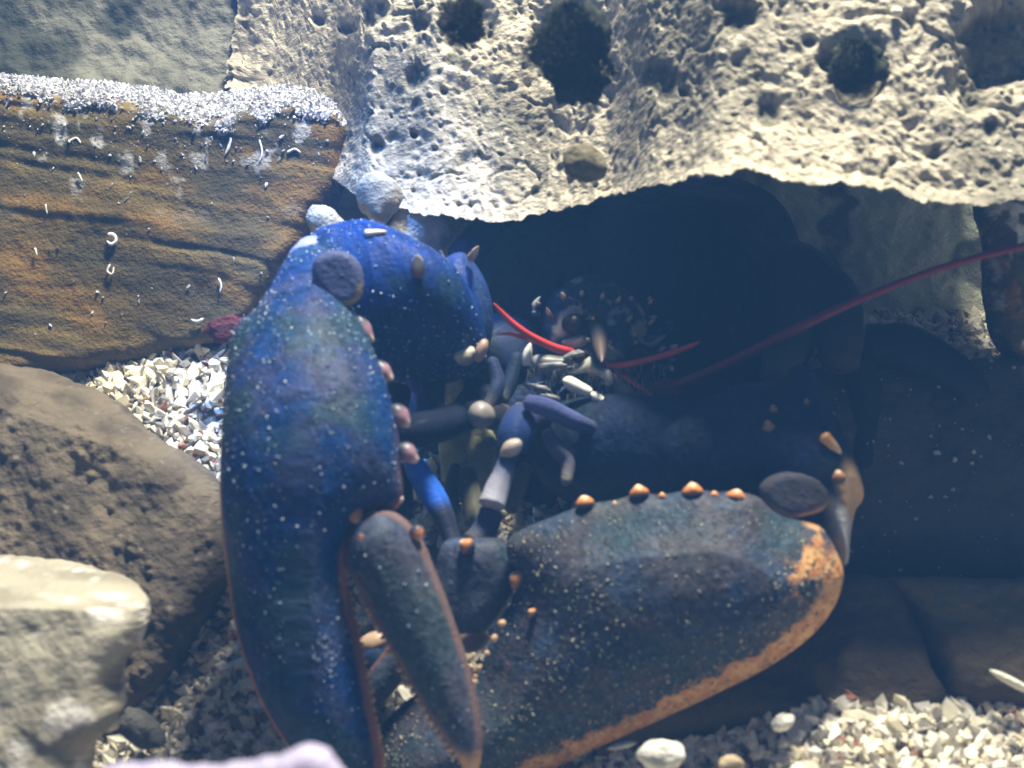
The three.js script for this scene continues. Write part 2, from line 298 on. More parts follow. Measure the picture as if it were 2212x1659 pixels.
// hollows eaten into its face: [x, y, radius, depth in mm]
const HOLLOWS = [[1235, 115, 105, 16], [1850, 140, 75, 20], [1000, 42, 80, 13], [905, 45, 26, 12], [2190, 80, 130, 42], [2100, 190, 62, 26], [905, 165, 30, 8], [1420, 170, 45, 7], [1660, 250, 40, 5], [820, 315, 22, 8], [893, 290, 9, 7], [1940, 470, 5, 3], [810, 35, 40, 9], [2020, 330, 18, 6], [1590, 40, 50, 9], [1750, 95, 18, 4], [1930, 345, 12, 5], [1330, 560, 6, 3], [1160, 415, 16, 4], [2140, 280, 22, 6], [1475, 200, 14, 9], [960, 200, 10, 5], [750, 60, 22, 8], [690, 40, 20, 8], [985, 130, 25, 6]];
{
  const NX = 640, NS = 250, UN = 60, pos = [], col = [], uv = [], idx = [], v = new THREE.Vector3(), L = new THREE.Vector3(), row = UN + NS + 1;
  for (let i = 0; i <= NX; i++) {
    const px = lerp(500, 2380, i / NX);
    P(px, lipY(px) + 3 * noise(px * 0.07, 1, 2) + 2 * noise(px * 0.21, 3, 2) + 4 * noise(px * 0.021, 5, 2), lipD(px), L);
    let y = 0, z = 0;
    const line = [];
    for (let k = 0; k <= NS; k++) {                           // up the face
      const s = 0.19 * k / NS; if (k) { const a = lerp(28, 53, sm(0.0, 0.075, s)) * Math.PI / 180, ds = 0.19 / NS; y += Math.sin(a) * ds; z -= Math.cos(a) * ds; }
      const a = lerp(125, 53, sm(-0.003, 0.012, s)) * Math.PI / 180;
      line.push([y, z, s, Math.cos(a), Math.sin(a)]);
    }
    const under = [];
    for (let k = UN; k >= 1; k--) { const s = 0.34 * (k / UN) ** 1.8; under.push([0.10 * s, -s, -s, -0.95, 0.3]); }
    for (const [yy, zz, s, n1, n2] of [...under, ...line]) {
      v.set(L.x, L.y + yy, L.z + zz);
      const q = proj(v), X = v.x, Y = v.y, Z = v.z;
      const wx = X + 0.004 * noise(X * 80, Y * 80, Z * 80), wy = Y + 0.004 * noise(X * 80 + 9, Y * 80, Z * 80), wz = Z + 0.004 * noise(X * 80, Y * 80 + 9, Z * 80);
      let h = 0.007 * fbm(X * 16, Y * 16, Z * 16, 3) + 0.0026 * fbm(X * 55, Y * 55, Z * 55, 3) + 0.0014 * fbm(X * 190, Y * 190, Z * 190, 2);
      h -= 0.0022 * sm(0.12, 0.0, Math.abs(fbm(wx * 45, wy * 45, wz * 45, 3))) * sm(-0.1, 0.3, noise(X * 22, Y * 22, Z * 22));
      const w = worley(wx * 75, wy * 75, wz * 75), pit = sm(0.42, 0.1, w[0]) * (w[1] > 0.7 ? 1 : 0); h -= 0.0022 * pit;
      const w3 = worley(wx * 170, wy * 170 + 3, wz * 170); if (w3[1] > 0.72) h -= 0.0022 * sm(0.34, 0.12, w3[0]);
      const w2 = worley(wx * 240 + 7, wy * 240, wz * 240), knobs = sm(0.75, 0.1, w2[0]); h += 0.0008 * knobs * (w2[1] > 0.5 ? 1 : -0.8);
      let fl = 0;
      if (s >= 0) for (const [hx, hy, hr, hd] of HOLLOWS) { const rx = q[0] - hx + hr * 0.35 * noise(X * 40, Y * 40, Z * 40), ry = q[1] - hy + hr * 0.35 * noise(X * 40 + 5, Y * 40, Z * 40); if (Math.abs(rx) > hr * 1.5 || Math.abs(ry) > hr * 1.5) continue; const d = Math.hypot(rx, ry) / hr + 0.5 * fbm(X * 70, Y * 70, Z * 70, 3); const f = sm(1.15, 0.35, d); h -= f * hd / 1600; fl = Math.max(fl, f); }
      const cap = s >= 0 ? sm(0, 0.012, s) * 0.35 + 0.65 : 0.65; h *= cap;
      const edge = sm(26, 0, i); pos.push(v.x + edge * (0.02 * fbm(Y * 45, Z * 45, 7, 4) - 0.012), v.y + n1 * h, v.z + n2 * h - 0.02 * edge * edge);
      const m = fbm(X * 28 + 5, Y * 28, Z * 28, 4), f = fbm(X * 330, Y * 330, Z * 330, 2);
      let c = mix([0.48, 0.43, 0.34], [0.34, 0.31, 0.25], sm(-0.2, 0.3, m)); c = mix(c, [0.17, 0.16, 0.13], 0.75 * sm(0.05, 0.35, fbm(X * 13 + 3, Y * 17, Z * 13, 4))); c = mix(c, [0.7, 0.64, 0.5], sm(0.15, 0.6, f)); c = mix(c, [0.2, 0.18, 0.14], 0.8 * sm(0.08, 0.4, -f) + 0.5 * sm(0.1, 0.42, fbm(X * 75, Y * 75 + 3, Z * 75, 3)));
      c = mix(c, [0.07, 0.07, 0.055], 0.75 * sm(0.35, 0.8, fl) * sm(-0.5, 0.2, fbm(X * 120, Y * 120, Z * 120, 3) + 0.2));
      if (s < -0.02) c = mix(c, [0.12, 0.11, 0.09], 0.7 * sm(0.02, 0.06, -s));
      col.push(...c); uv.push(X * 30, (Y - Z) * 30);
    }
  }
  for (let i = 0; i < NX; i++) for (let j = 0; j < row - 1; j++) { const a = i * row + j, b = a + row; idx.push(a, b, a + 1, a + 1, b, b + 1); }
  const g = new THREE.BufferGeometry();
  g.setAttribute('position', new THREE.Float32BufferAttribute(pos, 3)); g.setAttribute('color', new THREE.Float32BufferAttribute(col, 3)); g.setAttribute('uv', new THREE.Float32BufferAttribute(uv, 2));
  g.setIndex(idx); g.computeVertexNormals();
  // the block's top and back, which close it
  const cap = sheet(60, 12, (u, w, p) => { const a = (Math.round(u * NX) * row + row - 1) * 3; p.set(pos[a], pos[a + 1] + 0.03 * w, pos[a + 2] - 0.25 * w); }, () => [0.4, 0.36, 0.28]);
  tag(solid('limestone_block', bare([g, cap]), ROCK), 'big pale porous limestone block roofing the dark hollow above the lobster', 'rock');
}

// rough rock from an outline; tint(X, Y, Z, fraction from the rim) -> rgb
function rock(name, label, o, group) {
  const amp = o.amp ?? 0.004, fr = o.freq ?? 45;
  const g = body({ step: 4, rough: 7, back: 1.3, ...o,
    bump: (x, y, d, a) => amp * (fbm(a.x * fr, a.y * fr, a.z * fr, 4) + 0.35 * fbm(a.x * fr * 4.5, a.y * fr * 4.5, a.z * fr * 4.5, 2)) + (o.strata ? o.strata(a, x, y) : 0),
    color: (x, y, d, a, s) => o.tint(a.x, a.y, a.z, d, x, y) });
  return tag(solid(name, g, ROCK), label, 'rock', group);
}
const flatDepth = (d, dx = 0, dy = 0, cx = 0, cy = 0) => (x, y) => d + dx * (x - cx) + dy * (y - cy);
const greyTint = (a, b, f = 30) => (X, Y, Z) => mix(a, b, sm(-0.3, 0.35, fbm(X * f, Y * f, Z * f, 4) + 0.25 * fbm(X * 300, Y * 300, Z * 300, 2)));

rock('back_rock', 'pale grey rock face standing behind the brown layered rock', { outline: [[-160, -160], [250, -180], [620, -150], [660, 60], [600, 260], [300, 320], [-160, 300]], depth: (x, y) => 1.2 + 0.00012 * (y - 100) * -1, thick: 0.03, round: 60, amp: 0.01, freq: 30,
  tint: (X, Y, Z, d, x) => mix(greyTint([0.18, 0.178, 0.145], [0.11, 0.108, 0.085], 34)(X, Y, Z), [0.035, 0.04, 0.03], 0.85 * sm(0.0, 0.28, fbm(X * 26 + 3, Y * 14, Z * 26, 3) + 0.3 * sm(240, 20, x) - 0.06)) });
// brown layered rock with a white crust along its top
const topEdge = curve([-80, 215], [60, 215], [200, 232], [350, 262], [480, 290], [560, 268], [650, 250], [720, 262], [790, 320]);
const brownRock = rock('layered_rock', 'brown layered rock at left with white crust along its top edge', {
  outline: [[-140, 168], [40, 170], [160, 178], [300, 192], [420, 212], [480, 208], [560, 196], [650, 186], [715, 198], [765, 222], [776, 262], [762, 330], [735, 420], [700, 480], [650, 560], [600, 640], [560, 700], [500, 742], [400, 775], [250, 795], [100, 815], [-20, 850], [-140, 860]],
  depth: (x, y) => 1.07 + 0.0009 * Math.max(0, topEdge(x) - y) - 0.00005 * (y - 500), facing: () => 1.07, thick: 0.03, round: 45, amp: 0.004, freq: 24,
  strata: (a) => { const t = a.y + 0.12 * a.x + 0.012 * fbm(a.x * 10, a.y * 22, a.z * 10, 3), w = t * 85; return 0.0022 * noise(w, a.x * 5, 2) + 0.0010 * noise(w * 3.1, a.x * 11, 4); },
  tint: (X, Y, Z, d, x, y) => {
    const t = Y + 0.12 * X + 0.012 * fbm(X * 10, Y * 22, Z * 10, 3), s = fbm(t * 95, X * 7, 1, 3), o = fbm(X * 24 + 2, t * 70, Z * 9, 4);
    let c = mix([0.075, 0.055, 0.022], [0.15, 0.107, 0.04], sm(-0.2, 0.35, s)); c = mix(c, [0.22, 0.125, 0.035], 0.6 * sm(0.02, 0.3, o + 0.16 * sm(330, 620, x) + 0.22 * sm(560, 700, x) * sm(470, 330, y) - 0.06)); c = mix(c, [0.05, 0.048, 0.028], 0.6 * sm(0.0, 0.3, -o - 0.04 + 0.2 * sm(420, 300, y) * sm(620, 350, x)));
    c = mix(c, [0.36, 0.36, 0.36], 0.85 * sm(0.2, 0.34, fbm(X * 95, Y * 70, Z * 95 + 2, 4)) * sm(520, 300, y));
    return mix(c, [0.42, 0.42, 0.46], sm(0.0, 0.12, (topEdge(x) - y) / 300 + 0.12 * fbm(X * 70, Y * 70, Z * 70, 3)));
  } });

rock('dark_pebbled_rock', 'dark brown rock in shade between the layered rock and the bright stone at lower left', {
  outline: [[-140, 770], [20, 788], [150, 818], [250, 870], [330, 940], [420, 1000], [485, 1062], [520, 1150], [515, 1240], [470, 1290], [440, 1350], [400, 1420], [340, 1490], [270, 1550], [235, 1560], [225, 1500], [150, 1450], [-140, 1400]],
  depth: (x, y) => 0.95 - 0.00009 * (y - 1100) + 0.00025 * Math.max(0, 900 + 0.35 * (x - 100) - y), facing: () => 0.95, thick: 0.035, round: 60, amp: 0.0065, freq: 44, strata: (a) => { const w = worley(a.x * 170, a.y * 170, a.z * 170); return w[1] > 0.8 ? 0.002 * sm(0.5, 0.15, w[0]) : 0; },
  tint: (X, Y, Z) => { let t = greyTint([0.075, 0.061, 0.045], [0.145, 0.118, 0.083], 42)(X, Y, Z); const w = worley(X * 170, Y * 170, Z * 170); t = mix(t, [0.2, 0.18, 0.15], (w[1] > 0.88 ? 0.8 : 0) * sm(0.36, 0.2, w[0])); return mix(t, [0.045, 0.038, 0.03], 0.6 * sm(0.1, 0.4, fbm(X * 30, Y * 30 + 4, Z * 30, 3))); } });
rock('pale_rock', 'sunlit pale cream rock in the lower left corner in front of the dark rock', {
  outline: [[-160, 1190], [-20, 1200], [80, 1208], [170, 1222], [250, 1248], [300, 1285], [312, 1330], [305, 1380], [275, 1420], [258, 1460], [262, 1520], [238, 1570], [200, 1620], [180, 1720], [100, 1800], [-160, 1800]],
  depth: (x, y) => 0.80 + 0.0009 * Math.max(0, 1290 + 0.05 * x - y) - 0.00006 * (y - 1400), facing: () => 0.8, thick: 0.03, round: 70, amp: 0.004, freq: 34,
  tint: (X, Y, Z, d, x, y) => mix(greyTint([0.36, 0.335, 0.27], [0.24, 0.22, 0.175], 34)(X, Y, Z), [0.75, 0.72, 0.7], 0.7 * sm(0.1, 0.4, fbm(X * 60, Y * 60, Z * 60, 3))) });
rock('lavender_stone', 'blurred pale lavender stone at the bottom edge close to the glass', {
  outline: [[160, 1700], [230, 1655], [330, 1648], [430, 1655], [520, 1648], [600, 1632], [660, 1612], [700, 1618], [735, 1660], [760, 1720], [700, 1800], [300, 1800]],
  depth: flatDepth(0.56), thick: 0.010, round: 40, amp: 0.0015, freq: 60, tint: greyTint([0.46, 0.42, 0.62], [0.36, 0.34, 0.5], 40) });
// rocks at the back and right of the hollow
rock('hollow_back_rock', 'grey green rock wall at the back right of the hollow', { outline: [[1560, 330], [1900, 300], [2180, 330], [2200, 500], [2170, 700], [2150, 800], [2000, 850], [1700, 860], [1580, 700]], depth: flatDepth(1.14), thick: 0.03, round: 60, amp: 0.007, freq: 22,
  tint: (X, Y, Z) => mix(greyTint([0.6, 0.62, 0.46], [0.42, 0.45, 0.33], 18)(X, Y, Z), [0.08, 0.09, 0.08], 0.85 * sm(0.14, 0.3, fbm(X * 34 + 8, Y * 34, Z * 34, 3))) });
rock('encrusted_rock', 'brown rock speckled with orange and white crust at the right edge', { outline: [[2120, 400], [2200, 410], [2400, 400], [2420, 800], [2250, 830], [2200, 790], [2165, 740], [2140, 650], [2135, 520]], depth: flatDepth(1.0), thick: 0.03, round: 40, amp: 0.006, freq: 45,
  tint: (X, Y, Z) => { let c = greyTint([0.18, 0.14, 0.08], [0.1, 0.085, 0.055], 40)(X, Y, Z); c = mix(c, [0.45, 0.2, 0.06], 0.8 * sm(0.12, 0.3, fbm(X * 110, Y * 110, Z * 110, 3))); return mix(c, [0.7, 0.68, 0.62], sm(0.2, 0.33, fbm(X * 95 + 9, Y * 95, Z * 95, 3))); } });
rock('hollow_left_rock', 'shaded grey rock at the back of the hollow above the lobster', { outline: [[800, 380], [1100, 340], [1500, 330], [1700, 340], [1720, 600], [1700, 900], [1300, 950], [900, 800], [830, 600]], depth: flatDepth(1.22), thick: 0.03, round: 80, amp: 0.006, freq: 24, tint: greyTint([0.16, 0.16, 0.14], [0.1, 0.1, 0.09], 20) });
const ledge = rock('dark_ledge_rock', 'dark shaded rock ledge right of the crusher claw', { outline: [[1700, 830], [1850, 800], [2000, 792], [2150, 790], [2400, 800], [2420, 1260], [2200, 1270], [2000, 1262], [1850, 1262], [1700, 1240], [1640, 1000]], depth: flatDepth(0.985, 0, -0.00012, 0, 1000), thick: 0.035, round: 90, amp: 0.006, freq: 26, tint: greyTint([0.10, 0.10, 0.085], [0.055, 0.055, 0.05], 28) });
{
  const p = ledge.geometry.attributes.position, list = [];
  for (const [x, y, d, k] of ledge.geometry.userData.front) if (d > 4 && rnd() < 0.012 * sm(0.0, 0.3, noise(x * 0.02, y * 0.02, 3) + 0.25)) { const s = 0.0006 + 0.0022 * rnd() ** 3; list.push([new THREE.Vector3(p.getX(k), p.getY(k), p.getZ(k)), anyTurn(), new THREE.Vector3(s * 1.4, s, s), [0.5, 0.5, 0.45]]); }
  copies('pale_grit', pieceGeo(9, 0.8), PLAIN(1, 1, 1), list, ledge);
}
const crackRock = (a, b) => (X, Y, Z) => { const t = Y + 0.01 * fbm(X * 12, Y * 12, Z * 12, 3); return mix(a, b, sm(-0.25, 0.3, fbm(t * 90, X * 9, 2, 3))); };
const layered = (a) => 0.0025 * noise((a.y + 0.01 * fbm(a.x * 12, a.y * 12, a.z * 12, 3)) * 110, a.x * 5, 2);
rock('brown_base_rock', 'dark brown rock under the orange edge of the crusher claw', { outline: [[1250, 1300], [1500, 1262], [1700, 1250], [1860, 1248], [1930, 1275], [1975, 1350], [2010, 1450], [2040, 1520], [1950, 1600], [1600, 1590], [1300, 1600], [1200, 1450]], depth: flatDepth(0.90, 0, -0.00012, 0, 1400), thick: 0.018, round: 45, amp: 0.005, freq: 30, strata: layered, tint: crackRock([0.06, 0.046, 0.03], [0.10, 0.078, 0.05]) });
rock('grooved_base_rock', 'brown grooved rock lying on the gravel at the right edge', { outline: [[1900, 1262], [2050, 1262], [2250, 1255], [2420, 1250], [2420, 1520], [2250, 1540], [2100, 1540], [2035, 1510], [2005, 1440], [1965, 1340]], depth: flatDepth(0.905, 0, -0.00012, 0, 1400), thick: 0.024, round: 40, amp: 0.005, freq: 30, strata: layered, tint: crackRock([0.075, 0.058, 0.038], [0.14, 0.115, 0.07]) });
for (const [n, l, x, y, d, a, b, c, t, k] of [
  ['stone', 'pale oval stone wedged under the left end of the limestone', 818, 428, 0.985, 12, 15, 10, 10, [0.34, 0.31, 0.25]],
  ['stone', 'grey lavender stone just right of the spiny wrist of the left claw', 905, 500, 1.0, 17, 19, 12, -15, [0.42, 0.4, 0.38]],
  ['stone', 'small cream stone touching the upper left of the left claw', 702, 480, 0.985, 9, 12, 9, 40, [0.4, 0.34, 0.24]],
  ['stone', 'dim grey stone in the mouth of the hollow under the limestone lip', 1000, 505, 1.06, 20, 18, 12, 0, [0.2, 0.2, 0.19]],
  ['stone', 'pale dusty stone at the left end of the small lit gravel patch', 205, 832, 1.06, 22, 12, 10, 15, [0.45, 0.44, 0.42]],
  ['stone', 'brown stone half buried in the small lit gravel patch', 425, 805, 1.035, 11, 6, 7, 5, [0.28, 0.23, 0.15]],
  ['stone', 'cream stone seen through the gap between the left claw and the mouth legs', 966, 828, 0.985, 9, 12, 8, 15, [0.6, 0.56, 0.38]],
  ['stone', 'olive mottled stone behind the mouth legs between the claws', 1010, 985, 0.965, 17, 20, 10, 0, [0.3, 0.3, 0.17]],
  ['red_pebble', 'small dark red pebble in the lit gravel patch', 322, 871, 1.02, 5, 3.2, 4, 25, [0.28, 0.06, 0.05]],
  ['white_pebble', 'large white pebble in front of the tip of the crusher claw', 1430, 1632, 0.80, 11, 7, 8, 0, [0.78, 0.76, 0.7]],
  ['pebble', 'brown pebble among white gravel near the bottom edge', 1580, 1650, 0.80, 6, 4, 5, 0, [0.45, 0.36, 0.24]],
  ['white_pebble', 'rounded white pebble on the gravel below the dark brown rock', 1690, 1560, 0.835, 6, 4, 5, 30, [0.8, 0.78, 0.72]],
  ['stone', 'dark stone on shaded gravel below the dark rock and left of the left claw', 305, 1575, 0.87, 13, 8, 10, -35, [0.09, 0.09, 0.085]],
  ['white_pebble', 'whitish stone chip beside the lower right of the sunlit pale rock', 225, 1555, 0.82, 8, 5, 6, -25, [0.6, 0.56, 0.46]],
]) tag(solid(n, knob(x, y, d, a, b, c, t, (v, q) => mix(k, k.map((z) => z * 0.65), sm(-0.2, 0.5, noise(v[0] * 3, v[1] * 3, v[2] * 3 + x))), 0.16, 4, 1.6), ROCK), l, n === 'stone' ? 'stone' : 'pebble');
tag(solid('shell_fragment', knob(395, 898, 1.01, 14, 1.6, 2.5, 33, () => [0.10, 0.10, 0.12], 0.1), ROCK), 'thin dark sliver lying across the small lit gravel patch', 'shell');
tag(solid('shell_fragment', knob(2185, 1472, 0.86, 12, 2.4, 5, -28, () => [0.62, 0.6, 0.52], 0.12), ROCK), 'long flat pale shell on the gravel at the right edge', 'shell');
tag(solid('shell_fragment', knob(1905, 1492, 0.875, 6, 1.6, 3, -32, () => [0.6, 0.58, 0.5], 0.12), ROCK), 'small pale shell sliver on the gravel below the rock crevice', 'shell');
tag(solid('shell_fragment', knob(1345, 1610, 0.845, 7, 1.5, 3, 12, () => [0.55, 0.55, 0.5], 0.12), ROCK), 'slim shell sliver beside the tip of the orange edged claw', 'shell');
tag(solid('red_stone', knob(500, 710, 1.0, 15, 8, 4, 8, (v) => mix([0.07, 0.022, 0.02], [0.13, 0.03, 0.028], sm(-0.3, 0.3, noise(v[0] * 3, v[1] * 3, v[2] * 3))), 0.3, 4), ROCK), 'dark red crusted stone between the layered rock and the left claw', 'stone');

// ---------------------------------------------------------------- growths on the limestone, and tufts added to darken its hollows
function weedTuft(name, label, x, y, rad, hairs, len, tone, onto) {
  const d = 0.865, R = rad * PX(d) * 1000, g = base(name, P(x, y + rad, d));
  const lumps = []; for (let i = 0; i < 9; i++) { const a = rr(0, 6.28), q = i ? rr(0.25, 0.62) : 0; lumps.push(knob(x + Math.cos(a) * rad * q, y + Math.sin(a) * rad * q, d + 0.004, R * rr(0.32, 0.55), R * rr(0.32, 0.55), R * 0.13, 0, (v) => mix(tone, tone.map((z) => z * 2), sm(0, 0.6, noise(v[0] * 9, v[1] * 9, v[2] * 9))), 0.35, 4, 2.5)); }
  part('tuft_core', bare(lumps), WEED, g);
  const hair = new THREE.ConeGeometry(0.00028, 1, 4, 1).translate(0, 0.5, 0), list = [], up = new THREE.Vector3(0, 1, 0), dir = new THREE.Vector3();
  for (let i = 0; i < hairs; i++) {
    const a = rr(0, 6.28), q = Math.sqrt(rnd()) * (0.78 + 0.3 * noise(Math.cos(a) * 2 + x, Math.sin(a) * 2, 1)), p = P(x + Math.cos(a) * rad * q, y + Math.sin(a) * rad * q, d - 0.004 * (1 - q));
    dir.set(Math.cos(a) * q + rr(-0.6, 0.6), -Math.sin(a) * q * 0.6 + 0.35 + rr(-0.6, 0.6), 0.25 + rr(-0.2, 0.3)).normalize(); dir.normalize();
    list.push([p.sub(g.position), new THREE.Quaternion().setFromUnitVectors(up, dir), new THREE.Vector3(1, len * rr(0.5, 1.1), 1), tone.map((z) => z * rr(0.8, 2.4))]);
  }
  copies('tuft_hairs', hair, PLAIN(1, 1, 1, { roughness: 1 }), list, g);
  return tag(g, label, 'algae tuft');
}
weedTuft('algae_and_shade_tuft', 'large round dark hairy tuft high on the middle of the limestone', 1240, 114, 112, 4200, 0.0055, [0.03, 0.034, 0.028]);
weedTuft('algae_and_shade_tuft', 'dark ragged tuft added to darken a hollow on the right of the limestone', 1850, 145, 66, 1600, 0.0045, [0.03, 0.036, 0.027]);  // added tuft, stands in for the shade inside this hollow
weedTuft('algae_and_shade_tuft', 'faint dark tuft added to darken the hollow at the top edge left of the large round tuft', 1000, 48, 58, 900, 0.005, [0.03, 0.03, 0.026]);  // also added, so that the hollow here looks dark
tag(solid('embedded_stone', knob(1262, 352, 0.862, 11, 9.5, 7, -25, (v) => mix([0.12, 0.105, 0.07], [0.2, 0.18, 0.13], sm(-0.2, 0.5, noise(v[0] * 5, v[1] * 5, v[2] * 5))), 0.2, 4, 2), ROCK), 'grey brown lump stuck on the limestone above the lip of the hollow', 'stone');
tag(solid('white_chip', knob(1937, 26, 0.872, 3, 2.4, 3, 0, () => [0.85, 0.8, 0.62], 0.15), ROCK), 'small bright white chip near the top right of the limestone', 'pebble');

// white tube worms and crust spots scattered over the layered rock, parts of it
{
  const W = () => [0.72, 0.72, 0.72], dz = 1.012;
  for (const pts of [
    [[288, 345], [300, 338], [318, 343], [325, 358], [318, 374], [302, 382], [290, 375], [286, 358]], [[130, 660], [118, 668], [105, 686], [88, 697]], [[232, 506], [246, 508], [250, 520], [240, 528], [230, 520]],
    [[200, 275], [198, 300], [215, 318], [222, 336]], [[485, 280], [498, 296], [494, 318], [486, 334]], [[385, 255], [390, 280], [384, 300]], [[150, 305], [165, 298], [175, 310]], [[40, 330], [46, 345], [38, 370]],
    [[130, 330], [140, 352], [155, 352]], [[168, 372], [178, 392]], [[238, 570], [232, 586], [242, 592], [246, 576]], [[472, 600], [478, 618], [474, 632]], [[440, 688], [425, 694], [412, 690]], [[98, 440], [102, 462]],
    [[135, 490], [120, 512], [110, 526]], [[405, 430], [412, 448], [404, 462]], [[540, 405], [560, 398], [590, 402]], [[640, 360], [660, 368], [672, 378]], [[620, 330], [636, 322], [650, 330]], [[75, 535], [80, 552]],
    [[560, 300], [566, 330], [560, 350]], [[690, 430], [696, 448]], [[255, 440], [265, 448]], [[350, 600], [360, 606]], [[20, 300], [12, 330]], [[270, 300], [282, 318], [270, 330]],
  ]) {
    if (rnd() < 0.45) continue;
    const r = rr(0.5, 1.1);
    const dep = (x, y) => 1.07 - 0.00005 * (y - 500) - 0.032 + 0.0009 * Math.max(0, topEdge(x) - y) + 0.0;
    part('tube_worm', tube(pts.map(([x, y], i) => [x, y, dep(x, y), r * (i === 0 ? 1.1 : i === pts.length - 1 ? 0.7 : 1)]), W, { per: 5, round: 7, wob: 0.5 }), MEMBRANE, brownRock);
  }
  // grains of the crust along its top: uncountable
  brownRock.geometry.computeVertexNormals();
  const p = brownRock.geometry.attributes.position, nn = brownRock.geometry.attributes.normal, list = [], v = new THREE.Vector3();
  for (const [x, y, d, k] of brownRock.geometry.userData.front) {
    const e = topEdge(x) - y, X = p.getX(k), Y = p.getY(k), Z = p.getZ(k), want = sm(-14, 10, e + 60 * fbm(X * 70, Y * 70, Z * 70, 3)) * 0.9 + 0.02 * sm(-160, 0, e) + 0.0015;
    for (let n = 0; n < 3; n++) {
    if (rnd() > want) continue;
    const s = (0.0006 + 0.0019 * rnd() ** 3) * (want < 0.1 ? 0.75 : 1);
    v.set(X + nn.getX(k) * s * 0.3 + rr(-0.0012, 0.0012), Y + nn.getY(k) * s * 0.3 + rr(-0.0008, 0.0008), Z + nn.getZ(k) * s * 0.3);
    list.push([v.clone(), anyTurn(), new THREE.Vector3(s * rr(0.7, 2.2), s * rr(0.5, 1.2), s), rnd() < 0.015 ? [0.4, 0.22, 0.42] : mix([0.36, 0.37, 0.42], [0.58, 0.59, 0.64], rnd())]);
    }
  }
  copies('white_crust', pieceGeo(5, 0.8), PLAIN(1, 1, 1), list, brownRock);
}

